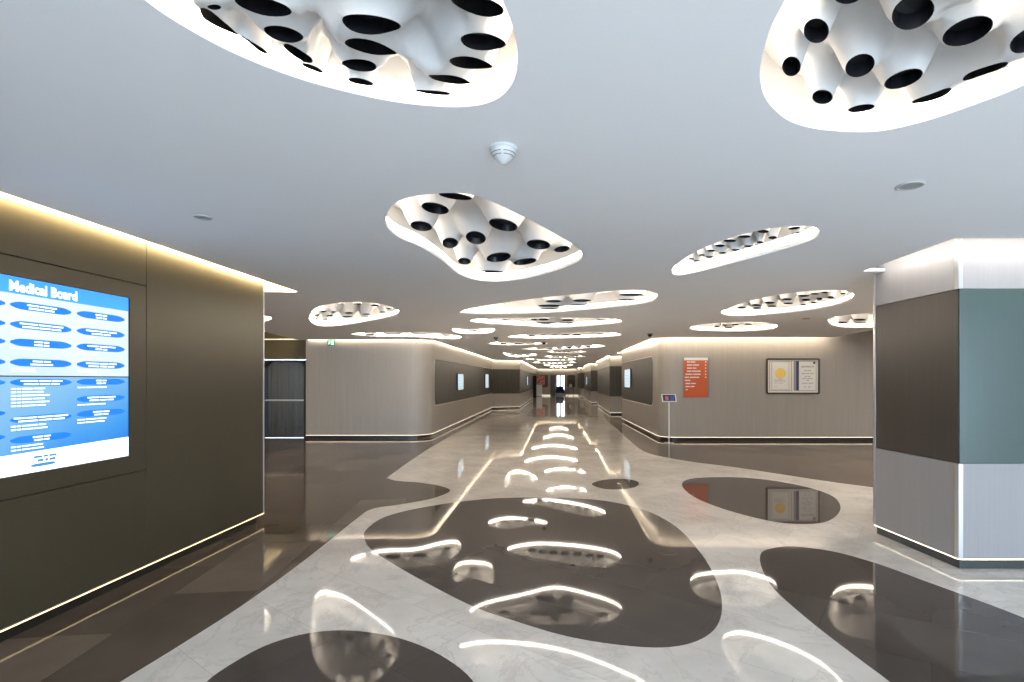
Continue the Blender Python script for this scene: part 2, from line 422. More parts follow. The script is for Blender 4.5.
lobes.append(dict(key='E', out=[(721, 312.5), (730, 307.5), (755, 299.5), (790, 293), (825, 290.2), (845, 290.8), (854, 295), (847, 301.5), (820, 308.5), (780, 313.5), (745, 316), (727, 315.5)],
 holes=Z(660, 200, 4.6545, [(380, 500, 40, 10), (448, 489, 45, 9), (450, 503, 36, 8), (510, 478, 50, 10), (520, 494, 40, 8), (590, 462, 50, 10), (597, 481, 45, 8), (668, 446, 55, 10), (680, 465, 40, 12), (720, 437, 40, 9), (742, 460, 30, 12), (768, 430, 36, 10), (795, 453, 30, 12), (853, 435, 28, 8), (668, 489, 24, 8), (715, 478, 24, 8)])))
lobes.append(dict(key='F', out=[(690, 328), (700, 324.5), (725, 322.5), (755, 321.8), (772, 323.5), (777.5, 326.5), (770, 329.5), (740, 331.5), (705, 331), (693, 330)],
 holes=Z(660, 200, 4.6545, [(265, 588, 24, 8), (300, 582, 24, 8), (350, 580, 34, 8), (410, 578, 44, 7), (320, 597, 40, 7)])))
lobes.append(dict(key='G', out=[(828, 321), (833, 317.5), (850, 314.5), (880, 313), (910, 313.5), (925, 318), (910, 324), (880, 327.2), (850, 327.8), (834, 326)],
 holes=Z(660, 200, 4.6545, [(848, 571, 50, 10), (930, 557, 55, 9), (930, 575, 50, 7)]) + [(890, 319, 10, 2, 0)]))
lobes.append(dict(key='Hh', out=[(309, 317), (313, 310), (322, 305.5), (345, 302.3), (370, 302.5), (388, 306), (399, 311), (393, 316), (372, 320.5), (345, 325), (322, 326.3), (312, 323)],
 holes=Z(300, 295, 9.3, [(385, 82, 50, 10), (535, 82, 75, 14), (697, 97, 75, 18), (825, 127, 60, 14), (770, 158, 60, 12), (620, 178, 75, 14), (610, 207, 70, 8), (455, 167, 80, 18), (440, 203, 95, 14), (318, 158, 55, 14), (218, 153, 60, 14), (157, 187, 60, 16), (275, 194, 65, 18), (235, 228, 40, 12), (152, 220, 30, 12)])))
lobes.append(dict(key='I', out=[(351, 334.5), (365, 332.9), (400, 332.1), (430, 332.5), (448, 333.8), (461, 336.8), (457, 339.0), (440, 338.7), (415, 337.2), (380, 336.7)],
 holes=[(393, 334.3, 16, 1.6, 0), (420, 334.5, 14, 1.6, 0), (447, 336.3, 7, 1.2, 0), (370, 334.8, 10, 1.3, 0)]))
lobes.append(dict(key='J', out=[(461, 311.5), (486, 305.5), (531, 299), (568, 295), (610, 291), (636, 289.8), (652, 291.8), (657.5, 296), (651, 301.5), (629, 305.5), (578, 310.6), (537, 313), (496, 313.8), (467, 313.2)],
 holes=Z(455, 285, 4.876, [(480, 79, 80, 13), (460, 101, 110, 12), (460, 118, 90, 9), (620, 76, 90, 14), (600, 99, 80, 9), (860, 48, 120, 12), (845, 72, 90, 8), (200, 100, 80, 6, -8)])))
lobes.append(dict(key='K', out=[(470, 321.3), (482, 319), (533, 317.7), (570, 317.6), (607, 318.2), (622, 321.2), (613, 323.8), (578, 326.6), (553, 327.5), (523, 325.8), (486, 323.6)],
 holes=Z(455, 285, 4.876, [(385, 168, 30, 10), (432, 168, 50, 10), (440, 187, 90, 12), (550, 171, 60, 10), (550, 187, 60, 10), (720, 167, 60, 5), (235, 169, 60, 5)])))
lobes.append(dict(key='Ll', out=[(452, 330.5), (456, 328.4), (470, 329.3), (482, 328.4), (491, 327.9), (495, 330), (490, 333.1), (475, 333.9), (459, 333.4)], holes=[(474, 331.0, 10, 1.2, 0)]))
lobes.append(dict(key='Mm', out=[(507, 337), (529, 334.6), (557.5, 333.6), (594, 332), (611, 332.7), (621.5, 334.9), (607, 336.9), (570, 338.3), (533, 338.6)],
 holes=Z(455, 285, 4.876, [(375, 248, 42, 8), (427, 246, 42, 8), (480, 245, 42, 8), (537, 244, 46, 9), (597, 243, 46, 9), (655, 241, 42, 8), (708, 240, 40, 8)])))
far = {
 'N1': [(488, 343.6), (505, 341.9), (530, 342.9), (548, 343.5), (530, 344.7), (505, 345)],
 'N2': [(522, 349), (545, 347.7), (575, 345.8), (595, 345.1), (605.5, 346.3), (590, 347.9), (570, 349), (545, 349.7)],
 'N3': [(503, 353), (508, 352.9), (520, 354.2), (530, 353.6), (537, 354.8), (530, 356.2), (518, 357), (508, 356)],
 'N4': [(510, 361.4), (516, 360.5), (523, 361.3), (516, 362.1)],
 'O1': [(546, 351.8), (565, 350.8), (587, 351.8), (565, 353)],
 'O2': [(544, 356.7), (560, 355.7), (586, 356.4), (562, 357.6)],
 'O3': [(524, 359.2), (550, 358.3), (578, 359.5), (550, 360.6)],
 'O4': [(531, 362.6), (552, 361.8), (578, 362.4), (555, 363.5)],
 'O5': [(543, 365.2), (558, 364.5), (574, 365.2), (558, 366.2)],
 'O6': [(549, 367.4), (558, 366.9), (568, 367.4), (558, 368.0)],
 'P1': [(236, 318), (245, 315.3), (262, 315.4), (272, 318.5), (262, 322), (246, 321.6)],
}
for k, o in far.items():
    xs = [p[0] for p in o]; ys = [p[1] for p in o]; n = 6 if k in ('N2', 'O1', 'O2', 'O3', 'O4') else 3
    hs = []
    for i in range(n):
        t = (i + .5) / n; x = min(xs) + (max(xs) - min(xs)) * (.16 + .68 * t)
        w = (max(xs) - min(xs)) * .5 / n
        # centre line of the outline at x
        yy = []
        q = catmull(o, 8)
        for a, b in zip(q, q[1:] + q[:1]):
            if (a[0] - x) * (b[0] - x) <= 0 and a[0] != b[0]: yy.append(a[1] + (b[1] - a[1]) * (x - a[0]) / (b[0] - a[0]))
        if len(yy) >= 2: hs.append((x, (min(yy) + max(yy)) / 2, w, (max(yy) - min(yy)) * .45, 0))
    lobes.append(dict(key=k, out=o, holes=hs))

LOBE_LABEL = {
 'A': 'large sculpted ceiling light overhead on the left with long dark slanting openings',
 'B': 'large sculpted ceiling light at the top right corner with round black openings',
 'C': 'sculpted pear-shaped ceiling light just beyond the smoke detector, twelve dark openings',
 'D': 'long leaf-shaped ceiling light on the right, tilted, nearest of the slim ones there',
 'E': 'leaf-shaped ceiling light between the tilted slim one and the orange sign wall',
 'F': 'slim pale oval ceiling light close above the orange sign wall',
 'G': 'ceiling light half hidden behind the right pillar, few dark openings',
 'Hh': 'drop-shaped ceiling light above the left linen wall with many small dark openings',
 'I': 'thin long ceiling light just above the rounded end of the left linen wall',
 'J': 'long slanting ceiling light at the start of the corridor, widest of the stack over it',
 'K': 'flat spindle-shaped ceiling light directly behind the widest slanting one over the corridor',
 'Ll': 'short bean-shaped glowing ceiling light left of the corridor row',
 'Mm': 'slim corridor ceiling light with a single row of seven dark openings',
 'N1': 'very thin glowing ceiling light with a black dome camera at its right tip',
 'N2': 'thin tapering corridor ceiling light just behind the row of seven openings',
 'N3': 'small wavy ceiling light on the left side of the corridor, above the inset panels',
 'N4': 'tiny oval ceiling light by the angled corridor wall on the left',
 'O1': 'first small ceiling light beyond the thin tapering one in the corridor',
 'O2': 'second small ceiling light beyond the thin tapering one in the corridor',
 'O3': 'wide small ceiling light deep in the corridor, third beyond the thin tapering one',
 'O4': 'wide small ceiling light deep in the corridor, fourth beyond the thin tapering one',
 'O5': 'small ceiling light far down the corridor, second nearest the end doorway',
 'O6': 'smallest ceiling light at the far end of the corridor, nearest the end doorway',
 'P1': 'glowing oval ceiling light peeking past the end of the bronze screen wall',
}
ZT, ZR, ZLED = H + .24, H + .045, H + .088         # top of the recess, height of the opening rims
ceil_holes = []
def hole_axes(h, zr, t=0.0):
    """an opening traced as an ellipse, laid onto a rim plane rising by t per metre of depth"""
    cx, cy, w, hh, a = h; a = math.radians(a)
    c = ce(cx, cy, zr)
    def proj(px, py):
        # ray (dx, 1, dz)*s meets z = zr + t*(y - c.y)
        dx, dz = (px - CX) / F, (CY - py) / F
        s = (zr - HC - t * c[1]) / (dz - t)
        return np.array((dx * s, s))
    e = lambda u, v: proj(cx + u * math.cos(a) - v * math.sin(a), cy + u * math.sin(a) + v * math.cos(a))
    A = (e(w / 2, 0) - e(-w / 2, 0)) / 2; B = (e(0, hh / 2) - e(0, -hh / 2)) / 2
    C = (e(w / 2, 0) + e(-w / 2, 0)) / 2
    return C, A, B
def build_lobe(d):
    near = [ce(*p) for p in d['out']]
    poly = ccw(catmull(near, 8 if d['key'] in 'ABC' else 6))
    ceil_holes.append(poly)
    ring = grow(poly, .03)
    cxy = np.mean(np.array(poly), axis=0); Yc = cxy[1]
    root = thing('ceiling_light', LOBE_LABEL[d['key']], 'ceiling light', (cxy[0], cxy[1], H), 'sculpted recessed ceiling lights')
    inv = Matrix.Translation((-cxy[0], -cxy[1], -H))
    # luminous ring
    bm = bmesh.new(); n = len(ring)
    outer = grow(ring, .012)
    lo = [bm.verts.new((*p, H + .032)) for p in ring]
    ZLED = H + (.108 if d['key'] in 'ABCD' else .088)
    hi = [bm.verts.new((*p, ZLED)) for p in ring]
    lo2 = [bm.verts.new((*p, H + .032)) for p in outer]; hi2 = [bm.verts.new((*p, ZLED)) for p in outer]
    for i in range(n):
        j = (i + 1) % n
        for e_, q in enumerate(((lo[i], lo[j], hi[j], hi[i]), (lo2[i], hi2[i], hi2[j], lo2[j]), (lo[i], lo2[i], lo2[j], lo[j]), (hi[i], hi[j], hi2[j], hi2[i]))):
            bm.faces.new(q).material_index = min(e_, 1)
    bm.transform(inv); obj('led_ring', bm, ['led' if d['key'] in 'ABCD' else 'led_far', 'panel_white'], root, smooth=False)
    bm = bmesh.new()
    lo = [bm.verts.new((*p, ZLED + .001)) for p in ring]; hi = [bm.verts.new((*p, ZT + .002)) for p in ring]
    for i in range(n): bm.faces.new((lo[i], lo[(i + 1) % n], hi[(i + 1) % n], hi[i]))
    bm.transform(inv); obj('recess_wall', bm, 'panel_white', root)
    # openings
    inset = np.array(grow(ring, -.004)); H_ = []
    ZR = H + (.045 if d['key'] in 'ABC' else .02)
    for h in d['holes']:
        cand = [(*hole_axes(h, ZR, 0), 0)]
        ratio = np.linalg.norm(cand[0][2]) / np.linalg.norm(cand[0][1])
        for k in range(1, 15):
            if (ratio < 1 and np.linalg.norm(cand[-1][2]) / np.linalg.norm(cand[-1][1]) > .62) or (ratio >= 1 and np.linalg.norm(cand[-1][2]) / np.linalg.norm(cand[-1][1]) < 1.2): break
            t = .03 * k * (1 if ratio < 1 else -1)
            cand.append((*hole_axes(h, ZR, t), t))
        th = np.linspace(0, 2 * PI, 24, endpoint=False); done = None
        for s in (1, .9, .8, .7, .6):
            for C, A, B, t, sl in [(c[0] + (cxy - c[0]) * k, c[1], c[2], c[3], k) for k in (0, .03, .06, .1) for c in cand[::-1]]:
                a, b = np.linalg.norm(A), np.linalg.norm(B)
                if b > 1.35 * a: B = B * (1.35 * a / b)
                P = C + s * (np.cos(th)[:, None] * A + np.sin(th)[:, None] * B)
                if not inside_np(P, inset).all(): continue
                if any(inside_np(P, C2 + (P2 - C2) * 1.08).any() or inside_np(P2, C + (P - C) * 1.08).any() for (C2, A2, B2, t2, P2) in H_): continue
                done = (C, A * s, B * s, t, P); break
            if done: break
        if not done: print('LOST', d['key'], h); continue
        C, A, B, t, P = done
        H_.append((C, A, B, t, P))
    # sculpted sheet
    step = min(.12, max(.026, Yc * .0095))
    q = np.array(ring)
    gx = np.arange(q[:, 0].min(), q[:, 0].max(), step); gy = np.arange(q[:, 1].min(), q[:, 1].max(), step)
    G = np.array([(x + (step * .5 if j % 2 else 0), y) for j, y in enumerate(gy) for x in gx])
    G = G[inside_np(G, ring)]; G = G[dist_np(G, ring) > step * .45]
    loops = [ring]
    ths = np.linspace(0, 2 * PI, 24, endpoint=False)
    for (C, A, B, t, P) in H_:
        loops.append([tuple(p) for p in P])
        Ai = np.linalg.inv(np.column_stack([A, B])); rho = np.hypot(*(Ai @ (G - C).T)); G = G[rho > 1 + .4 * step / np.linalg.norm(A)]
    V, T = loops_to_cdt(loops, [tuple(g) for g in G])
    cen = np.array([V[list(t)].mean(axis=0) for t in T])
    keep = inside_np(cen, ring)
    for hh in H_: keep &= ~inside_np(cen, hh[4])
    def height(Pn):
        db = dist_np(Pn, ring); e = np.clip(db / .14, 0, 1); edge = e * e * (3 - 2 * e)
        ws = []; zs = []
        for (C, A, B, t, P) in H_:
            Ai = np.linalg.inv(np.column_stack([A, B])); r_ = .5 * (np.linalg.norm(A) + np.linalg.norm(B))
            rho = np.hypot(*(Ai @ (Pn - C).T)); dd = np.maximum(0, rho - 1) * r_
            s_ = .40 * r_ + .030
            ws.append(np.exp(-(dd / s_) ** 1.7)); zs.append(ZR + t * np.clip(Pn[:, 1] - C[1], -.12, .12))
        if not ws: return np.full(len(Pn), ZT) - .05 * edge
        ws, zs = np.array(ws), np.array(zs)
        S = ws.sum(0); wm = ws.max(0)
        dev = (ws * (zs - ZT)).sum(0) / np.maximum(1, S)
        amb = -.022 * edge * (1 - np.minimum(1, S))
        return ZT + dev * np.maximum(edge, wm ** 2) + amb
    zz = height(V)
    bm = bmesh.new(); vs = [bm.verts.new((x, y, z)) for (x, y), z in zip(V, zz)]
    for t, k in zip(T, keep):
        if k:
            try: bm.faces.new([vs[i] for i in t])
            except ValueError: pass
    bmesh.ops.delete(bm, geom=[v for v in bm.verts if not v.link_faces], context='VERTS')
    bm.transform(inv)
    obj('sculpted_panel', bm, 'panel_white', root, smooth=True)
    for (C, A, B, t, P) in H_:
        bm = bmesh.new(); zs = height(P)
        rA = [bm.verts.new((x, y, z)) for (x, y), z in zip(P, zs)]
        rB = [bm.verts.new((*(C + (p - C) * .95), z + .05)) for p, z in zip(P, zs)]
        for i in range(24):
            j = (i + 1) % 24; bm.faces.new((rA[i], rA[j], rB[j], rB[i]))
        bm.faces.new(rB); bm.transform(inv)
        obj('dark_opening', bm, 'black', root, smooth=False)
for d in lobes: build_lobe(d)

# ------------------------------------------------------------------ wall plans
def fillet(pts, idx, r, seg=10):
    """round one corner of an open path"""
    p, a, b = Vector(pts[idx]), Vector(pts[idx - 1]), Vector(pts[idx + 1])
    u, v = (a - p).normalized(), (b - p).normalized()
    ang = u.angle(v); dd = r / math.tan(ang / 2); cdir = (u + v).normalized(); c = p + cdir * (r / math.sin(ang / 2))
    s, e = p + u * dd, p + v * dd
    a0 = math.atan2(*(s - c).yx); a1 = math.atan2(*(e - c).yx); da = (a1 - a0 + PI) % (2 * PI) - PI
    arc = [(c.x + r * math.cos(a0 + da * k / seg), c.y + r * math.sin(a0 + da * k / seg)) for k in range(seg + 1)]
    return pts[:idx] + arc + pts[idx + 1:]
YB = 13.70
YL = 14.20
# paths run so that the hall lies on their right-hand side
pathL = [(-6.94, YL), (-3.58, YL), (-3.74, 28.7), (-2.27, 29.6), (-2.36, 51.98)]
pathL = fillet(pathL, 1, .55)
pathR = [(1.80, 51.98), (1.81, 46), (2.3, 46), (2.3, 42.9), (2.01, 42.7), (2.09, 35), (2.7, 35), (2.7, 32.2), (2.32, 32), (2.30, 24), (3.1, 24), (3.1, 20.7), (2.44, 20.5), (2.66, YB), (10.5, YB)]
pathR = fillet(pathR, len(pathR) - 2, .45)
pathPier = [(-3.36, -5.6), (-3.36, 5.9)]
ZB = .095     # underside of the wall cladding

def wall_block(name, path, back, mat, led, plinth='plinth', z1=2.97):
    bm = bmesh.new(); prism(bm, path + back, ZB, z1)
    w = struct(obj(name, bm, mat))
    bm = bmesh.new(); prism(bm, offset_path(path, -.05) + back, 0.0013, ZB - .001); obj('plinth', bm, plinth, w)
    bm = bmesh.new(); band(bm, path, -.012, .004, ZB - .009, ZB - .001, 0, 1); obj('base_led_strip', bm, [led, 'white'], w)
    return w
wL = wall_block('wall_left', pathL, [(-6.94, 51.98)], 'wall', 'base_w')
wR = wall_block('wall_right', pathR, [(10.5, 51.98)], 'wall', 'base_w')

# dark inset bands of the corridor walls with rounded ends
def on_seg(p, q, out=1):
    """local frame on a wall segment p -> q: (u along, v up, d out to the right of travel)"""
    p, q = Vector(p), Vector(q); t = (q - p).normalized(); n = Vector((t.y, -t.x))
    return (lambda u, v, d: (p.x + t.x * u + n.x * d, p.y + t.y * u + n.y * d, v)), (q - p).length, t, p
def inset(seg, u0, u1, z0, z1, corners, parent, r=.16):
    ori, L_, t, p = on_seg(*seg)
    bm = bmesh.new(); slab(bm, rrect(u0, u1, z0, z1, r, 8, corners), ori, -.01, .012); obj('inset_panel', bm, 'inset', parent)
    if any(corners):
        bm = bmesh.new()
        o_, i_ = rrect(u0 - .03, u1 + .03 * (1 if corners[0] else 0), z0 - .03, z1 + .03, r + .03, 8, corners), rrect(u0, u1, z0, z1, r, 8, corners)
        n = len(o_)
        a = [bm.verts.new(ori(u, v, .004)) for u, v in o_]; b = [bm.verts.new(ori(u, v, .014)) for u, v in i_]
        for k in range(n):
            l = (k + 1) % n; bm.faces.new((a[k], a[l], b[l], b[k]))
        obj('panel_edge', bm, 'trim', parent)
segL1 = ((-3.58 - .006, YL + .55), (-3.74, 28.7)); segL2 = ((-3.74, 28.7), (-2.27, 29.6)); segL3 = ((-2.27, 29.6), (-2.36, 51.98))
inset(segL1, .05, 14.3, .88, 2.2, (0, 1, 1, 0), wL, .22)
inset(segL2, .0, 1.70, .84, 2.2, (0, 0, 0, 0), wL)
inset(segL3, .0, 21, .84, 2.2, (0, 0, 0, 0), wL)
segR1 = ((2.44, 20.5), (2.645, YB + .45)); segR2 = ((2.32, 32), (2.30, 24)); segR2f = ((2.30, 24), (3.1, 24)); segR3 = ((2.01, 42.7), (2.09, 35)); segR3f = ((2.09, 35), (2.7, 35)); segR4 = ((1.80, 51.98), (1.81, 46)); segR4f = ((1.81, 46), (2.3, 46))
inset(segR1, .05, 5.85, .88, 2.26, (1, 1, 1, 1), wR, .22)
for s in (segR2, segR2f, segR3, segR3f, segR4, segR4f):
    L_ = (Vector(s[1]) - Vector(s[0])).length
    inset(s, 0, L_, .84, 2.24, (0, 0, 0, 0), wR)
# upright seams that divide the inset bands
bm = bmesh.new()
for seg, us in ((segL1, (2.2, 5.6, 9.0, 12.0)), (segL2, (.3, .6, .9, 1.2)), (segL3, (3, 7, 11))):
    ori, L_, t, p = on_seg(*seg)
    for u in us: slab(bm, [(u, .885), (u + .012, .885), (u + .012, 2.195), (u, 2.195)], ori, .012, .0135)
obj('panel_joint', bm, 'bronze_core', wL)
bm = bmesh.new()
for seg, us in ((segR2, (2, 4, 6)), (segR2f, (.15, .3, .45, .6)), (segR3, (2, 4)), (segR3f, (.2, .4))):
    ori, L_, t, p = on_seg(*seg)
    for u in us: slab(bm, [(u, .85), (u + .012, .85), (u + .012, 2.23), (u, 2.23)], ori, .012, .0135)
obj('panel_joint', bm, 'bronze_core', wR)

# ------------------------------------------------------------------ bronze screen wall on the left (nearest)
XP = -3.36
bm = bmesh.new(); box(bm, XP - .55, XP - .02, -5.6, 5.88, ZB, 2.97)
wp = struct(obj('wall_screen', bm, 'bronze_core'))
g = .004
def clad(y0, y1, z0, z1, name='cladding_panel'):
    bm = bmesh.new(); box(bm, XP - .03, XP, y0 + g, y1 - g, z0 + g, z1 - g, bevel=.002); return obj(name, bm, 'bronze', wp)
YS, ZU, ZL = at_x(146.5, 380, XP)[0], 2.362, .872
SY0, SY1, SZ0, SZ1 = 2.66, at_x(129.5, 380, XP)[0], 1.008, 2.240
clad(YS, 5.89, ZB, 2.97)
for y0, y1 in ((1.2, YS), (-1.85, 1.2), (-5.6, -1.85)):
    clad(y0, y1, ZU, 2.97); clad(y0, y1, ZB, ZL)
    if y1 == YS:
        # panel with a window for the displays
        bm = bmesh.new()
        o_ = [(y0 + g, ZL + g), (y1 - g, ZL + g), (y1 - g, ZU - g), (y0 + g, ZU - g)]
        i_ = [(SY0 - .004, SZ0 - .004), (SY1 + .004, SZ0 - .004), (SY1 + .004, SZ1 + .004), (SY0 - .004, SZ1 + .004)]
        for xa in (XP, XP - .03):
            a = [bm.verts.new((xa, *p)) for p in o_]; b = [bm.verts.new((xa, *p)) for p in i_]
            for k in range(4): bm.faces.new((a[k], a[(k + 1) % 4], b[(k + 1) % 4], b[k]))
            if xa == XP: a0, b0 = a, b
        for k in range(4):
            l = (k + 1) % 4; bm.faces.new((a0[k], a0[l], a[l], a[k])); bm.faces.new((b0[k], b0[l], b[l], b[k]))
        obj('cladding_panel', bm, 'bronze', wp)
    else: clad(y0, y1, ZL, ZU)
bm = bmesh.new(); box(bm, XP - .55, XP + .006, 5.885, 5.90, ZB, 2.97); obj('edge_trim', bm, 'trim', wp)
bm = bmesh.new(); box(bm, XP - .50, XP - .05, -5.6, 5.85, .0013, ZB - .001); obj('plinth', bm, 'plinth', wp)
bm = bmesh.new(); band(bm, pathPier, -.014, .004, ZB - .010, ZB - .001, 0, 1); obj('base_led_strip', bm, ['base', 'white'], wp)

# the two stacked displays set into it
ZM = (SZ0 + SZ1) / 2
stU = [(0, (.30, .62, 1.0)), (.35, (.55, .82, 1.0)), (.65, (.80, .93, 1.0)), (1, (.72, .88, 1.0))]
stLo = [(0, (.0, .15, .80)), (.3, (.005, .25, .95)), (.55, (.06, .40, 1.0)), (.8, (.20, .56, 1.0)), (1, (.33, .67, 1.0))]
M['scrU'] = screen_mat('display_pale_blue', stU, .62, .5, 0, 0, 1.3)
M['scrL'] = screen_mat('display_deep_blue', stLo, .55, -.45, 0, 0, 1.0)
M['pill'] = glow('display_heading_blue', (.005, .17, .72), .5)
M['title'] = glow('display_title_blue', (.04, .28, .85), .55)
M['scrwhite'] = glow('display_white', (.92, .97, 1.0), .68)
M['scrnavy'] = glow('display_logo_blue', (.05, .22, .45), .45)
COLS = [(2.70, at_x(6.5, 380, XP)[0]), (at_x(11.5, 380, XP)[0], at_x(72.5, 380, XP)[0]), (at_x(78, 380, XP)[0], at_x(125.5, 380, XP)[0])]
def pill_pts(y0, y1, z0, z1):
    n = 14; zc, hh = (z0 + z1) / 2, (z1 - z0) / 2; top = []; bot = []
    for k in range(n + 1):
        s = k / n; e = min(1, (min(s, 1 - s) / .16) ** .6 * .75 + .25)
        top.append((y0 + (y1 - y0) * s, zc + hh * e)); bot.append((y0 + (y1 - y0) * s, zc - hh * e))
    return bot + top[::-1]
def display(z0, z1, label, screen_mat_name, upper):
    root = thing('wall_display', label, 'screen', (XP - .02, (SY0 + SY1) / 2, z0), 'displays stacked in the bronze wall')
    y_c = (SY0 + SY1) / 2; zc = (z0 + z1) / 2
    T = Matrix.Translation((-(XP - .02), -y_c, -z0))
    ori = lambda u, v, d: (XP - .0085 + d, u, v)
    bm = bmesh.new(); box(bm, XP - .019, XP - .009, SY0, SY1, z0, z1); bm.transform(T)
    # the picture is centred on its own origin
    s = obj('screen', bm, screen_mat_name, root)
    bm = bmesh.new()
    for (a, b, c, d) in ((SY0 - .003, SY0, z0, z1), (SY1, SY1 + .003, z0, z1), (SY0, SY1, z0 - .0025, z0 + .0005), (SY0, SY1, z1 - .0005, z1 + .0025)):
        box(bm, XP - .019, XP - .004, a, b, c, d)
    bm.transform(T); obj('bezel', bm, 'black', root)
    ttl = bmesh.new()
    def heading(y0, y1, zz, hh, words2, lines):
        pills = bmesh.new(); txt = bmesh.new(); fine = bmesh.new(); ym = (y0 + y1) / 2
        slab(pills, pill_pts(y0, y1, zz - hh, zz + hh), ori, .0, .0007)
        for k, w in enumerate(words2):
            words = [w * f for f in ((.42, .30, .28) if w > .16 else (.6, .4))]
            dashes(txt, ym - w / 2 - .008, zz + .004 - .020 * k, .010, words, ori, .0008, .0014)
        for (u, v, h_, ws) in lines: dashes(fine, u, v, h_, ws, ori, .0002, .0008)
        pills.transform(T); hb = obj('heading_bar', pills, 'pill', root)
        txt.transform(T); obj('heading_lettering', txt, 'scrwhite', hb)
        fine.transform(T); obj('small_print', fine, 'scrwhite', hb)
    if upper:
        bm = bmesh.new(); slab(bm, [(SY0, 2.135), (SY1, 2.135), (SY1, z1 - .001), (SY0, z1 - .001)], ori, 0, .0006); bm.transform(T); obj('title_bar', bm, 'title', root)
        zt = HC - (299 - CY) * at_x(79, 380, XP)[0] / F
        ya, yb = at_x(3, 380, XP)[0], at_x(78.5, 380, XP)[0]
        add_text(ttl, 'Medical Board', .088, yb, 2.152, ori, .0012, align='RIGHT', bold=.0036, sx=(yb - ya) / .555)
        rows = [2.065, 1.945, 1.835, 1.71]
        heads = [[(.20, .16), (.17, .20), (.15, .12), (.2, .18)], [(.18, .16), (.27, .24), (.09, .09), (.11, .14)], [(.09, .08), (.24, .15), (.22, .09), (.24, .20)]]
        for c, (y0, y1) in enumerate(COLS):
            for r, zz in enumerate(rows):
                heading(y0, y1, zz, .024, heads[c][r], [(y0 + .01, zz - .042 - .016 * k, .006, [.02, .012, .05 + .03 * random.random(), .04]) for k in range(2 if (c + r) % 3 else 1)])
    else:
        bm = bmesh.new()
        slab(bm, [(SY0, z0 + .001), (SY1, z0 + .001), (SY1, 1.158), (SY0, 1.128)], ori, 0, .0006); bm.transform(T); obj('footer_band', bm, 'scrwhite', root)
        heads = [[(1.585, .2), (1.40, .2), (1.255, .22)], [(1.585, .26), (1.352, .34), (1.225, .11)], [(1.587, .08), (1.465, .22), (1.360, .13)]]
        body = [[3, 4, 2], [6, 2, 2], [1, 1, 2]]
        for c, (y0, y1) in enumerate(COLS):
            for (zz, w), nb in zip(heads[c], body[c]):
                heading(y0, y1, zz, .022, (w, w * .85), [(y0 + .005, zz - .044 - .0215 * k, .009, [.03, .022, .05 + .05 * random.random(), .04 + .06 * random.random()]) for k in range(nb)])
        # hospital mark on the footer
        bm = bmesh.new(); yl0, yl1 = at_x(31.5, 380, XP)[0], at_x(57, 380, XP)[0]; w = yl1 - yl0
        dashes(bm, yl0 + .02, 1.098, .013, [.055, .03, .05], ori, .0007, .0014)
        dashes(bm, yl0 + .045, 1.072, .016, [.04, .018, .04], ori, .0007, .0014)
        slab(bm, pill_pts(yl0, yl1, 1.042, 1.062), ori, .0007, .0014)
        bm.transform(T); obj('hospital_mark', bm, 'scrnavy', root)
    if upper: ttl.transform(T); obj('title_lettering', ttl, 'scrwhite', root)
    else: ttl.free()
    return root
display(ZM + .003, SZ1, 'upper pale blue screen in the bronze wall, titled Medical Board', 'scrU', True)
display(SZ0, ZM - .003, 'lower deeper blue screen in the bronze wall, white footer with a small mark', 'scrL', False)

# ------------------------------------------------------------------ pillar on the right
C0 = (3.36, 4.38); C1 = (3.275, 5.42)
pp = [(3.275, 5.42), C0, (8.2, 4.38)]
pp = fillet(pp, 1, .035, 6)
back = [(8.2, 5.42)]
bm = bmesh.new(); prism(bm, offset_path(pp, -.02) + back, ZB, 2.97)
pil = struct(obj('wall_pillar', bm, 'bronze_core'))
ZP0, ZP1 = .897, 2.366
for nm, a, b in (('lower_laminate', ZB, ZP0 - .004), ('upper_laminate', ZP1 + .004, 2.97)):
    bm = bmesh.new(); band(bm, pp, -.03, 0, a, b); obj(nm, bm, 'wall_r', pil)
bm = bmesh.new(); band(bm, [C1, (C0[0] - .001, C0[1] + .012)], -.03, -.003, ZP0, ZP1); obj('brown_panel', bm, 'brown_panel', pil)
bm = bmesh.new(); band(bm, [(C0[0] + .008, C0[1]), (8.2, C0[1])], -.03, -.002, ZP0, ZP1); obj('teal_panel', bm, 'teal', pil)
bm = bmesh.new()
for a, b in ((ZB, ZP0 - .004), (ZP1 + .004, 2.97)):
    band(bm, [(C0[0] - .012, C0[1] + .03), (C0[0] - .004, C0[1] - .003), (C0[0] + .03, C0[1] - .003)], 0, .004, a, b)
obj('corner_trim', bm, 'trim', pil)
bm = bmesh.new(); box(bm, 3.270, 3.30, 5.40, 5.43, ZB, 2.97); obj('edge_trim', bm, 'trim', pil)
bm = bmesh.new(); prism(bm, offset_path(pp, -.03) + back, .0013, ZB - .016); obj('plinth', bm, 'plinth_g', pil)
bm = bmesh.new(); band(bm, pp, -.02, .003, ZB - .010, ZB - .001, 0, 1); obj('base_led_strip', bm, ['base_w', 'white'], pil)

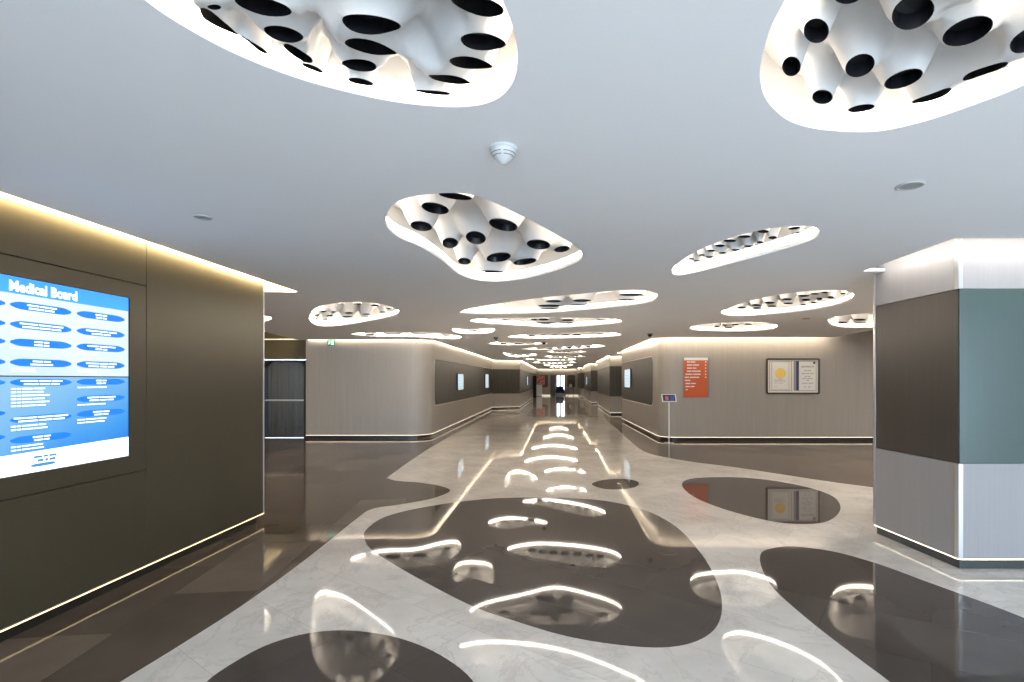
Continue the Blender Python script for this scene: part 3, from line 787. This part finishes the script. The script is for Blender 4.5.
# ------------------------------------------------------------------ outer walls out of sight, end wall
for nm, b in (('wall_outer_left', (XL - .2, XL, -5.9, 14.5, .0013, 2.97)), ('wall_outer_right', (XR, XR + .2, -5.9, 13.7, .0013, 2.97))):
    bm = bmesh.new(); box(bm, *b); struct(obj(nm, bm, 'wall'))
bm = bmesh.new(); box(bm, XL, -8.25, 14.30, 14.5, .0013, 2.97); box(bm, -8.25, -6.965, 14.30, 14.5, 2.17, 2.97); box(bm, -6.965, -6.945, 14.30, 14.5, .0013, 2.97)
wl = struct(obj('wall_lift', bm, 'bronze'))
DX0, DX1 = -.92, .52
bm = bmesh.new(); box(bm, -2.36, DX0, 52, 52.2, ZB, 2.97); box(bm, DX1, 1.80, 52, 52.2, ZB, 2.97); box(bm, DX0, DX1, 52, 52.2, 2.06, 2.97)
we = struct(obj('wall_end', bm, 'wall'))
bm = bmesh.new(); box(bm, -2.36, DX0, 52.04, 52.2, .0013, ZB - .001); box(bm, DX1, 1.80, 52.04, 52.2, .0013, ZB - .001); obj('plinth', bm, 'plinth', we)
bm = bmesh.new(); box(bm, -2.36, DX0, 51.99, 52.01, ZB - .03, ZB - .001); box(bm, DX1, 1.80, 51.99, 52.01, ZB - .03, ZB - .001); obj('base_led_strip', bm, 'base_w', we)
ori_e = lambda u, v, d: (u, 52 - d, v)
bm = bmesh.new(); slab(bm, rrect(.72, 1.52, .88, 2.1, .12), ori_e, 0, .02); obj('inset_panel', bm, 'inset', we)
bm = bmesh.new(); slab(bm, rrect(-2.0, -1.2, .88, 2.1, .12), ori_e, 0, .02); obj('inset_panel', bm, 'inset', we)
# end doorway: leaf standing half closed, bright room behind
bm = bmesh.new()
for b in ((DX0 - .05, DX0, 51.96, 52.2, .0013, 2.11), (DX1, DX1 + .05, 51.96, 52.2, .0013, 2.11), (DX0, DX1, 51.96, 52.2, 2.06, 2.11)): box(bm, *b)
dr = struct(obj('door_1', bm, 'door'))
bm = bmesh.new(); box(bm, DX0, DX0 + .45, 52.08, 52.13, .01, 2.05); box(bm, DX1 - .06, DX1, 52.22, 53.0, .01, 2.05); lf = obj('door_leaf', bm, 'door', dr)
bm = bmesh.new(); box(bm, DX0 + .39, DX0 + .41, 52.03, 52.08, .95, 1.2, bevel=.003); obj('door_handle', bm, 'trim', lf)
bm = bmesh.new()
for b in ((-3.0, -2.9, 52.2, 59, .0013, 2.97), (2.9, 3.0, 52.2, 59, .0013, 2.97), (-3, 3, 59, 59.1, .0013, .35), (-3, -.35, 59, 59.1, .35, 2.97), (-.05, .1, 59, 59.1, .35, 2.97), (1.0, 3, 59, 59.1, .35, 2.97), (-.35, 1.0, 59, 59.1, 2.5, 2.97)): box(bm, *b)
struct(obj('wall_beyond', bm, 'wall'))
bm = bmesh.new(); box(bm, -.35, -.05, 59.03, 59.06, .35, 2.5); box(bm, .1, 1.0, 59.03, 59.06, .35, 2.5)
w1 = struct(obj('window_1', bm, 'daylight'))

# ------------------------------------------------------------------ ceiling with its cut-outs
ER = [(2.34, 21.6), (2.38, 14.1), (2.46, 13.75), (2.66, 13.50), (2.95, 13.40), (7.05, 13.32), (6.86, 11.3)]
covR = ER + [(9.9, 11.3), (9.9, 51.5), (1.68, 51.5), (1.69, 45.85), (2.16, 45.85), (2.16, 43.05), (1.88, 42.9), (1.97, 34.85), (2.56, 34.85), (2.56, 32.35), (2.2, 32.25), (2.18, 23.8), (2.98, 23.8), (2.98, 21.6)]
EL = fillet([(-6.87, YL - .09), (-3.49, YL - .09), (-3.64, 28.55), (-2.17, 29.45), (-2.25, 51.5)], 1, .6)
covL = EL + [(-6.87, 51.5)]
covP = [(-3.27, -5.5), (-3.27, 6.5), (-4.2, 6.5), (-4.2, -5.5)]
covC = [(3.06, 5.26), (3.06, 4.04), (8.1, 4.04), (8.1, 5.26)]
covE = [(-2.23, 51.8), (1.66, 51.8), (1.66, 52.3), (-2.23, 52.3)]
covV = [(-6.72, 11.7), (-7.12, 14.0), (-7.12, 14.22), (-9.4, 14.22), (-9.4, 11.0)]
outer = [(XL - .2, Y0), (XR + .2, Y0), (XR + .2, 59.1), (XL - .2, 59.1)]
cuts = ceil_holes + [covR, covL, covP, covC, covE, covV]
V, T = loops_to_cdt([outer] + cuts)
cen = np.array([V[list(t)].mean(axis=0) for t in T])
keep = np.ones(len(T), bool)
for c in cuts: keep &= ~inside_np(cen, c)
bm = bmesh.new()
vs = [bm.verts.new((x, y, H)) for x, y in V]; vt = [bm.verts.new((x, y, H + .03)) for x, y in V]
ecount = {}
for t, k in zip(T, keep):
    if not k: continue
    bm.faces.new([vs[i] for i in t[::-1]]); bm.faces.new([vt[i] for i in t])
    for a, b in zip(t, list(t[1:]) + [t[0]]):
        ecount.setdefault((min(a, b), max(a, b)), []).append((a, b))
for k, l in ecount.items():
    if len(l) == 1:
        a, b = l[0]; bm.faces.new((vs[a], vs[b], vt[b], vt[a]))
bmesh.ops.delete(bm, geom=[v for v in bm.verts if not v.link_faces], context='VERTS')
ceil = struct(obj('ceiling', bm, 'ceil', normals=False))
bm = bmesh.new(); box(bm, XL - .2, XR + .2, Y0, 59.1, 2.98, 3.02)
struct(obj('ceiling_upper', bm, 'void'))
# strips of light laid along the edges of the coves, facing the walls
def cove_strip(path, mat, d0=.0, d1=.012, z0=H + .045, z1=H + .075):
    bm = bmesh.new(); band(bm, path, d0, d1, z0, z1, 0, 1); obj('cove_led_strip', bm, [mat, 'white'], ceil)
def rev(p): return p[::-1]
cove_strip(rev(EL), 'cove_w')
cove_strip(rev(ER[:-1]), 'cove_w')
iR = covR.index((1.68, 51.5))
cove_strip([(2.98, 21.6), (2.98, 23.8), (2.18, 23.8), (2.2, 32.25), (2.56, 32.35), (2.56, 34.85), (1.97, 34.85), (1.88, 42.9), (2.16, 43.05), (2.16, 45.85), (1.69, 45.85), (1.68, 51.5)], 'cove_w') 
cove_strip([(-3.27, 6.49), (-3.27, -5.5)], 'cove')
cove_strip([(-4.1, 6.50), (-3.29, 6.50)], 'base', -.012, 0, H + .031, H + .20)  # added glow standing in for the lit far face of this cove
cove_strip([(8.1, 4.05), (3.07, 4.05), (3.07, 5.25)][::-1] if False else [(3.065, 5.25), (3.065, 4.045), (8.1, 4.045)][::-1], 'cove_p', -.012, 0)
cove_strip([(1.66, 51.81), (-2.23, 51.81)], 'cove_w', 0, .012)
cove_strip([(-7.1, 13.9), (-6.74, 11.8)], 'cove', 0, .012)

exec_things = True
# ------------------------------------------------------------------ lift
el = thing('elevator', 'stainless steel lift doors in an arched portal left of the linen wall', 'elevator', (-7.59, 14.3, .0013))
E0, E1, EZ = -8.22, -6.965, 2.15
oe = lambda u, v, d: (u + 7.59, -d, v - .0013)
bm = bmesh.new()
def portal(r_out, inset_):
    u0, u1, z1 = E0 + inset_, E1 - inset_, EZ - inset_
    r = r_out - inset_; pts = [(u1, .0013)]
    for k in range(9): t = PI / 2 * k / 8; pts.append((u1 - r + r * math.cos(t), z1 - r + r * math.sin(t)))
    for k in range(9): t = PI / 2 + PI / 2 * k / 8; pts.append((u0 + r + r * math.cos(t), z1 - r + r * math.sin(t)))
    pts.append((u0, .0013)); return pts
po, pi_ = portal(.24, 0), portal(.24, .05)
fo = [bm.verts.new(oe(u, v, .07)) for u, v in po]; fi = [bm.verts.new(oe(u, v, .07)) for u, v in pi_]
bo = [bm.verts.new(oe(u, v, .001)) for u, v in po]; bi = [bm.verts.new(oe(u, v, -.10)) for u, v in pi_]
for k in range(len(po) - 1):
    for q in ((fo[k], fo[k + 1], fi[k + 1], fi[k]), (fo[k], bo[k], bo[k + 1], fo[k + 1]), (fi[k], fi[k + 1], bi[k + 1], bi[k])): bm.faces.new(q)
obj('portal_frame', bm, 'plinth', el)
um = at_y(291.5, 380, 14.35)[0]; u2 = at_y(270.5, 380, 14.35)[0]
for a, b in ((E0 + .02, u2 - .003), (u2 + .003, um - .003), (um + .003, E1 - .02)):
    bm = bmesh.new(); slab(bm, [(a, .006), (b, .006), (b, EZ + .005), (a, EZ + .005)], oe, -.14, -.10); obj('lift_door', bm, 'steel', el)
bm = bmesh.new(); slab(bm, rrect(E0 + .02, E1 - .02, 1.02, 1.06, .0), oe, -.10, -.09); obj('door_rail', bm, 'trim', el)

# ------------------------------------------------------------------ exit sign
xs, zs = at_y(331, 342.5, YL - .03)
ex = thing('exit_sign', 'small green emergency exit sign high on the left linen wall', 'exit sign', (xs, YL, zs - .085))
oe2 = lambda u, v, d: (u, -d, v)
bm = bmesh.new(); slab(bm, rrect(-.10, .10, 0, .17, .012), oe2, 0, .035); obj('housing', bm, 'green', ex)
bm = bmesh.new()
for pts in ([(-.055, .115), (-.035, .115), (-.035, .14), (-.055, .14)], [(-.06, .07), (-.03, .07), (-.028, .108), (-.058, .108)], [(-.06, .07), (-.044, .07), (-.062, .03), (-.08, .03)], [(-.046, .07), (-.03, .07), (-.012, .035), (-.026, .03)], [(-.03, .1), (-.028, .085), (-.005, .092), (-.006, .104)], [(.01, .02), (.075, .02), (.075, .15), (.01, .15)]):
    slab(bm, pts, oe2, .035, .037)
obj('pictogram', bm, 'exitwhite', ex)

# ------------------------------------------------------------------ ceiling fittings
sx, sy = ce(503.5, 148)
sd = thing('smoke_detector', 'white smoke detector on the ceiling in front of the pear-shaped light', 'smoke detector', (sx, sy, H))
bm = bmesh.new(); lathe(bm, [(0, 0), (.066, 0), (.066, -.010), (.060, -.014), (0, -.014)], n=36); obj('mounting_base', bm, 'detector', sd, smooth=False)
bm = bmesh.new(); lathe(bm, [(.060, -.014), (.060, -.028), (.053, -.038), (.041, -.052), (.027, -.066), (.014, -.075), (.006, -.078), (0, -.078)], n=36); obj('sensor_body', bm, 'detector', sd, smooth=True)
bm = bmesh.new()
for lvl, (r0, z0) in enumerate(((.0575, -.0325), (.0480, -.0445))):
    for q in range(4):
        a0 = PI / 2 * q + .10; a1 = PI / 2 * (q + 1) - .10; n = 10
        ri = []
        for k in range(n + 1):
            a = a0 + (a1 - a0) * k / n
            ri.append([bm.verts.new((r * math.cos(a), r * math.sin(a), z)) for r, z in ((r0 + .0012, z0 + .002), (r0 - .0012, z0 - .002), (r0 - .006, z0 - .0012), (r0 - .004, z0 + .002))])
        for A, B in zip(ri, ri[1:]):
            for k in range(4): bm.faces.new((A[k], A[(k + 1) % 4], B[(k + 1) % 4], B[k]))
obj('vent_slots', bm, 'grey', sd)
def ceiling_speaker(px, py, dia, label):
    x, y = ce(px, py)
    t = thing('ceiling_speaker', label, 'ceiling speaker', (x, y, H), 'flush round ceiling fittings')
    r = dia / 2
    bm = bmesh.new(); lathe(bm, [(r * .80, -.002), (r * .80, -.006), (r * .92, -.007), (r, -.003), (r, 0)], n=32); obj('rim', bm, 'speaker_rim', t, smooth=True)
    bm = bmesh.new(); lathe(bm, [(r * .82, -.003), (r * .4, -.0045), (0, -.005)], n=32); obj('grille', bm, 'speaker', t, smooth=True)
ceiling_speaker(910, 185.5, .145, 'flush round ceiling fitting near the top right, left of the pillar light')
ceiling_speaker(203, 217, .11, 'small flush round ceiling fitting above the bronze screen wall')
ceiling_speaker(806, 318.6, .14, 'tiny flush round ceiling fitting between two lights before the orange sign wall')
def dome(px, py, label):
    x, y = ce(px, py)
    t = thing('dome_camera', label, 'security camera', (x, y, H), 'black dome cameras')
    bm = bmesh.new(); lathe(bm, [(0, 0), (.066, 0), (.066, -.018), (.058, -.024), (0, -.024)], n=24); obj('mount', bm, 'grey', t)
    bm = bmesh.new(); lathe(bm, [(.054 * math.cos(a), -.024 - .058 * math.sin(a)) for a in [PI / 2 * k / 6 for k in range(7)]], n=24); obj('dome', bm, 'dome', t, smooth=True)
dome(650, 333.6, 'black dome camera on the ceiling by the right corridor corner')
dome(495.7, 337, 'black dome camera on the ceiling left of the row of seven openings')
dome(544, 341.8, 'black dome camera at the right tip of a thin ceiling light')

# ------------------------------------------------------------------ things on the right linen wall
ob = lambda u, v, d: (u, YB - d, v)
def onwall(px, py): return at_y(px, py, YB)
u0, z1 = onwall(683.5, 357.5); u1, z0 = onwall(709, 397.5)
dirr = thing('directory_sign', 'orange wall directory with a white header strip on the right linen wall', 'sign', ((u0 + u1) / 2, YB, z0))
T = Matrix.Translation((-(u0 + u1) / 2, -YB, -z0))
def part(root, name, bm, mat, T=T): bm.transform(T); return obj(name, bm, mat, root)
bm = bmesh.new(); slab(bm, [(u0, z0), (u1, z0), (u1, z1), (u0, z1)], ob, 0, .03); part(dirr, 'backing_board', bm, 'grey')
rows = 12; zh = z1 - .075
bm = bmesh.new(); slab(bm, [(u0 + .005, zh), (u1 - .04, zh), (u1 - .04, z1 - .005), (u0 + .005, z1 - .005)], ob, .03, .042); part(dirr, 'header_strip', bm, 'paper')
rh = (zh - z0 - .01) / rows
bm = bmesh.new()
for k in range(rows): slab(bm, [(u0 + .005, zh - (k + 1) * rh + .004), (u1 - .04, zh - (k + 1) * rh + .004), (u1 - .04, zh - k * rh), (u0 + .005, zh - k * rh)], ob, .03, .04)
part(dirr, 'orange_slats', bm, 'orange')
bm = bmesh.new()
for k, (a, w) in enumerate([(.08, (.08, .12)), (.08, (.14, .16)), (.08, (.13, .10)), (.08, (.12, .22)), (.04, (.18, .20)), (.02, (.12, .24)), (.02, (.15,)), (.04, (.13, .12)), (.04, (.12, .10)), (.05, (.05,))]):
    dashes(bm, u0 + a, zh - (k + .72) * rh, rh * .36, list(w), ob, .04, .0412)
    if k < 6: dashes(bm, u1 - .115, zh - (k + .75) * rh, rh * .4, [.032], ob, .04, .0412)
part(dirr, 'lettering', bm, 'paper')

u0, z1 = onwall(765.8, 358.3); u1, z0 = onwall(819.5, 394.2)
fr = thing('certificate_frame', 'dark wooden frame holding two certificates on the right linen wall', 'picture frame', ((u0 + u1) / 2, YB, z0))
T = Matrix.Translation((-(u0 + u1) / 2, -YB, -z0)); fw = .045
bm = bmesh.new(); o_, i_ = rrect(u0, u1, z0, z1, .05), rrect(u0 + fw, u1 - fw, z0 + fw, z1 - fw, .012)
n = len(o_); A = [[bm.verts.new(ob(u, v, d)) for u, v in pts] for pts, d in ((o_, 0), (o_, .035), (i_, .035), (i_, .005))]
for a, b in zip(A, A[1:]):
    for k in range(n): bm.faces.new((a[k], a[(k + 1) % n], b[(k + 1) % n], b[k]))
part(fr, 'frame', bm, 'frame', T)
bm = bmesh.new(); slab(bm, rrect(u0 + .02, u1 - .02, z0 + .02, z1 - .02, 0), ob, .004, .012); part(fr, 'mount_board', bm, 'mat', T)
def fx(px): return onwall(760 + px / 14.215, 380)[0]
def fz(py): return onwall(700, 352 + py / 14.215)[1]
def rect(a, b, c, d): return [(fx(a), fz(d)), (fx(b), fz(d)), (fx(b), fz(c)), (fx(a), fz(c))]
def paperboard(px0, px1, py0, py1, name):
    bm = bmesh.new(); slab(bm, rect(px0, px1, py0, py1), ob, .012, .0135); return part(fr, name, bm, 'greyprint', T)
cl = paperboard(130, 448, 130, 550, 'certificate')
def sub(parent, name, bm, mat): bm.transform(T); return obj(name, bm, mat, parent)
bm = bmesh.new(); slab(bm, rect(137, 440, 137, 543), ob, .0135, .0142); slab(bm, rect(180, 395, 160, 515), ob, .0142, .0148, 1); o = sub(cl, 'paper', bm, ['mat', 'paper'])
bm = bmesh.new(); 
for (a, b, c, d) in ((158, 166, 145, 535), (405, 412, 145, 535), (158, 412, 145, 149), (158, 412, 530, 535)): slab(bm, rect(a, b, c, d), ob, .0142, .0150)
for yy, ws in ((390, (30, 90)), (405, (110, 40)), (420, (60, 40, 30)), (440, (36, 80)), (485, (40,)), (490, (0,))):
    x = 200
    for w in ws:
        if w: slab(bm, rect(x, x + w, yy, yy + 7), ob, .0148, .0153); x += w + 12
sub(cl, 'print', bm, 'midprint')
bm = bmesh.new()
for rr, d0, d1 in ((72, .0148, .022), (58, .022, .025)):
    slab(bm, [(fx(285) + (fx(rr) - fx(0)) * (1 + .03 * math.cos(16 * t)) * math.cos(t), fz(302) + (fx(rr) - fx(0)) * (1 + .03 * math.cos(16 * t)) * math.sin(t)) for t in [2 * PI * k / 64 for k in range(64)]], ob, d0, d1)
sub(cl, 'gold_seal', bm, 'gold')
cr_ = paperboard(475, 797, 128, 550, 'certificate')
bm = bmesh.new(); slab(bm, rect(550, 790, 135, 543), ob, .0135, .0145); sub(cr_, 'paper', bm, 'paper')
bm = bmesh.new(); slab(bm, rect(512, 550, 130, 548), ob, .0135, .0152); sub(cr_, 'blue_band', bm, 'navy')
bm = bmesh.new()
add_text(bm, 'CERTIFICATE', .062, fx(672), fz(220), ob, .0156, align='CENTER', bold=.002, sx=.95)
for yy, ws in ((262, (40, 50)), (302, (60, 40, 50)), (345, (36, 40)), (375, (50, 90)), (400, (40,)), (440, (80, 70)), (492, (30, 0, 44)), (500, (0,))):
    tot = sum(ws) + 12 * (len(ws) - 1); x = 672 - tot / 2
    for w in ws:
        if w: slab(bm, rect(x, x + w, yy, yy + 8), ob, .0145, .0152)
        x += w + 12
    if yy < 500: sub(cr_, 'print_line', bm, 'greyprint'); bm = bmesh.new()
bm.free()
bm = bmesh.new(); slab(bm, rect(752, 782, 140, 170), ob, .0145, .0155); sub(cr_, 'crest', bm, 'ink')

# sign stand
px_, py_ = fl(669, 443.2)
st = thing('sign_stand', 'slim white floor stand with a tilted picture plate by the right corridor corner', 'sign stand', (px_, py_, .0013))
bm = bmesh.new(); lathe(bm, [(0, 0), (.125, 0), (.125, .008), (.11, .014), (.02, .016), (.016, .03), (0, .03)], n=32); obj('base', bm, 'trim', st)
bm = bmesh.new(); lathe(bm, [(.0, .016), (.017, .016), (.017, 1.10), (.012, 1.12), (0, 1.12)], n=16); obj('pole', bm, 'white', st)
tilt = math.radians(38)
def oh(u, v, d): return (u, v * math.sin(tilt) - d * math.cos(tilt), 1.12 + v * math.cos(tilt) + d * math.sin(tilt))
bm = bmesh.new(); slab(bm, rrect(-.185, .185, -.10, .14, .012), oh, 0, .016); hd = obj('head_plate', bm, 'white', st)
bm = bmesh.new(); slab(bm, [(-.155, -.075), (.155, -.075), (.155, .115), (-.155, .115)], oh, .016, .0175); pc = obj('picture', bm, 'navy', hd)
M['bluepr'] = simple('blue_print', (.05, .10, .38), .4, var=.2, scale=30); M['redpr'] = simple('pink_print', (.42, .16, .20), .4, var=.3, scale=30)
bm = bmesh.new(); slab(bm, rrect(-.10, -.01, -.05, .07, .03), oh, .0175, .0182); slab(bm, rrect(.03, .13, -.06, .09, .03), oh, .0175, .0182, 1); obj('picture_print', bm, ['redpr', 'bluepr'], hd)

# corridor wall displays
def corridor_screen(seg, u, w, z0, z1, label):
    ori, L_, t, p = on_seg(*seg)
    P = Vector(ori(u, z0, .02)); ang = math.atan2(t.y, t.x)
    root = thing('corridor_display', label, 'screen', P, 'small screens along the corridor walls', ang)
    o2 = lambda a, b, d: (a, -d, b)
    bm = bmesh.new(); slab(bm, rrect(-w / 2, w / 2, 0, z1 - z0, .01), o2, 0, .045); obj('casing', bm, 'black', root)
    bm = bmesh.new(); slab(bm, [(-w / 2 + .02, .02), (w / 2 - .02, .02), (w / 2 - .02, z1 - z0 - .02), (-w / 2 + .02, z1 - z0 - .02)], o2, .045, .047); obj('screen', bm, 'dispc', root)
    bm = bmesh.new()
    for k in range(4): slab(bm, [(-w / 2 + .1, .12 + .1 * k), (w / 2 - .2 - .1 * (k % 2), .12 + .1 * k), (w / 2 - .2 - .1 * (k % 2), .15 + .1 * k), (-w / 2 + .1, .15 + .1 * k)], o2, .047, .048)
    obj('screen_lines', bm, 'dispt', root)
M['dispc'] = glow('corridor_display', (.58, .76, .88), .40); M['dispt'] = glow('corridor_display_print', (.35, .48, .60), .7)
def ucoord(seg, px):
    p, q = Vector(seg[0]), Vector(seg[1]); t = (q - p).normalized(); k = (px - CX) / F
    # p.x + t.x u = k (p.y + t.y u)
    return (k * p.y - p.x) / (t.x - k * t.y)
corridor_screen(segL1, ucoord(segL1, 459), 1.10, 1.235, 1.83, 'nearer lit screen on the left corridor inset panel')
corridor_screen(segL1, ucoord(segL1, 485.7), 1.2, 1.2, 1.90, 'farther lit screen on the left corridor inset panel')
corridor_screen(segR1, ucoord(segR1, 629), 1.25, 1.32, 2.0, 'lit screen on the rounded inset panel of the right corridor wall')
corridor_screen(segL3, 6.0, 1.1, 1.25, 1.85, 'small lit screen deep on the left corridor wall')
corridor_screen(segR3, 4.0, 1.1, 1.25, 1.85, 'small lit screen deep on the right corridor wall')

# ------------------------------------------------------------------ far end of the corridor
tx = thing('totem_sign', 'tall narrow black totem far down the corridor against the left wall', 'sign', (-2.18, 44.8, .0))
bm = bmesh.new(); box(bm, -.14, .14, -.05, .05, .02, 1.95, bevel=.006); obj('totem_body', bm, 'totem', tx)
bm = bmesh.new(); box(bm, -.14, .2, -.14, .14, 0, .02, bevel=.004); obj('foot_plate', bm, 'grey', tx)
ct = thing('counter', 'white narrow counter at the far end left of the doorway', 'counter', (-2.02, 50.4, 0))
bm = bmesh.new(); prism(bm, [(-.28, -.2), (.28, -.2), (.28, .2), (-.28, .2)], .06, 1.10); obj('cabinet', bm, 'white', ct)
bm = bmesh.new(); box(bm, -.31, .31, -.23, .23, 1.10, 1.14, bevel=.006); obj('counter_top', bm, 'white', ct)
bm = bmesh.new(); box(bm, -.26, .26, -.17, .18, 0, .06); obj('toe_kick', bm, 'grey', ct)
M['art'] = None
m, nt, N, L, b = node_mat('red_abstract_print')
tc = N.new('ShaderNodeTexCoord'); nz = N.new('ShaderNodeTexNoise'); nz.inputs['Scale'].default_value = 4; nz.inputs['Detail'].default_value = 2
rp = N.new('ShaderNodeValToRGB'); rp.color_ramp.elements[0].position = .38; rp.color_ramp.elements[0].color = (.35, .28, .33, 1); rp.color_ramp.elements[1].position = .56; rp.color_ramp.elements[1].color = (.60, .06, .03, 1)
e = rp.color_ramp.elements.new(.47); e.color = (.62, .34, .30, 1)
L.new(tc.outputs['Object'], nz.inputs['Vector']); L.new(nz.outputs['Fac'], rp.inputs[0]); L.new(rp.outputs[0], b.inputs['Base Color']); M['art'] = m
ar = thing('wall_picture', 'red and pink abstract picture on the end wall above the white counter', 'picture', (-1.92, 51.97, 1.05))
bm = bmesh.new(); box(bm, -.40, .40, -.03, .0, 0, .98); obj('canvas', bm, 'art', ar)
bm = bmesh.new()
for q in ((-.42, -.40, -.035, 0, -.02, 1.0), (.40, .42, -.035, 0, -.02, 1.0), (-.40, .40, -.035, 0, -.02, 0), (-.40, .40, -.035, 0, .98, 1.0)): box(bm, *q)
obj('frame', bm, 'frame', ar)
cs = thing('console_table', 'small console table at the far end right of the doorway', 'table', (1.05, 51.5, 0))
bm = bmesh.new(); box(bm, -.3, .3, -.18, .18, .78, .82, bevel=.005); obj('table_top', bm, 'door', cs)
for sx_ in (-1, 1):
    for sy_ in (-1, 1):
        bm = bmesh.new(); box(bm, sx_ * .26 - .02, sx_ * .26 + .02, sy_ * .14 - .02, sy_ * .14 + .02, 0, .78); obj('leg', bm, 'door', cs)
fl_ = thing('flower_vase', 'cream vase of dark red flowers on the far console table', 'vase', (1.05, 51.5, .82))
bm = bmesh.new(); lathe(bm, [(0, 0), (.09, 0), (.15, .08), (.17, .2), (.12, .32), (.10, .38), (.115, .40), (.09, .39), (0, .36)], n=20); obj('vase', bm, 'pot', fl_, smooth=True)
bm = bmesh.new()
for k in range(9):
    a = 2.4 * k; r = .05 + .13 * ((k * 7) % 9) / 9
    mt = Matrix.Translation((r * math.cos(a), r * math.sin(a) * .6, .68 + .16 * ((k * 5) % 9) / 9 - .3 * r))
    bmesh.ops.create_icosphere(bm, subdivisions=2, radius=.07 + .02 * (k % 3), matrix=mt @ Matrix.Diagonal((1, 1, .8, 1)))
for v in bm.verts: v.co += Vector((math.sin(v.co.z * 140), math.sin(v.co.x * 130), math.sin(v.co.y * 150))) * .008
obj('blossoms', bm, 'terra', fl_)
bm = bmesh.new()
for k in range(9):
    a = 2.4 * k; r = .05 + .13 * ((k * 7) % 9) / 9
    top = Vector((r * math.cos(a), r * math.sin(a) * .6, .66)); bt = Vector((.02 * math.cos(a), .02 * math.sin(a), .37))
    dv = (top - bt); s = Vector((-math.sin(a), math.cos(a), 0)) * .006; s2 = dv.cross(s).normalized() * .006
    ra = [bm.verts.new(bt + s), bm.verts.new(bt - s * .5 + s2), bm.verts.new(bt - s * .5 - s2)]; rb = [bm.verts.new(top + s), bm.verts.new(top - s * .5 + s2), bm.verts.new(top - s * .5 - s2)]
    for i in range(3): bm.faces.new((ra[i], ra[(i + 1) % 3], rb[(i + 1) % 3], rb[i]))
obj('stems', bm, 'leaf', fl_)
ac = thing('armchair', 'dark blue armchair in the bright room beyond the end doorway', 'chair', (.0, 55.5, 0))
bm = bmesh.new(); box(bm, -.36, .36, -.34, .34, .22, .44, bevel=.04); obj('seat', bm, 'blue', ac)
bm = bmesh.new(); box(bm, -.36, .36, .24, .40, .40, .92, bevel=.05); obj('backrest', bm, 'blue', ac)
for s in (-1, 1):
    bm = bmesh.new(); box(bm, s * .41 - .06, s * .41 + .06, -.34, .38, .2, .62, bevel=.035); obj('armrest', bm, 'blue', ac)
    for t in (-1, 1):
        bm = bmesh.new(); lathe(bm, [(0, 0), (.018, 0), (.026, .22), (0, .22)], s * .33, t * .28, n=12); obj('leg', bm, 'door', ac)

# ------------------------------------------------------------------ unseen fill lamps added in the side lobbies to brighten the back walls
def added_fill_lamp(x, y, w, power):
    l = bpy.data.lights.new('added_fill_lamp', 'AREA'); l.shape = 'DISK'; l.size = w; l.energy = power; l.color = (1.0, .94, .86)
    o = bpy.data.objects.new('added_fill_lamp', l); COL.objects.link(o); o.location = (x, y, H - .01)
for x, y in ((-5.6, 3.2), (-6.4, 7.2), (-8.2, 9.6)): added_fill_lamp(x, y, .5, 40)
for x, y in ((6.6, 7.0), (8.6, 7.4), (8.8, 10.2)): added_fill_lamp(x, y, .5, 60)
# ------------------------------------------------------------------ daylight from the glazed entrance behind the viewer
W = bpy.data.worlds.new('daylight'); SC.world = W; W.use_nodes = True
bg = W.node_tree.nodes['Background']; bg.inputs[0].default_value = (.64, .81, 1.0, 1); bg.inputs[1].default_value = 6.4

vs_ = SC.view_settings
SC.display_settings.display_device = 'sRGB'
vs_.view_transform = 'Standard'; vs_.look = 'None'; vs_.gamma = 1; vs_.use_curve_mapping = False
vs_.exposure = 0.74
SC.cycles.max_bounces = 10; SC.cycles.diffuse_bounces = 6; SC.cycles.glossy_bounces = 5
SC.cycles.sample_clamp_indirect = 6
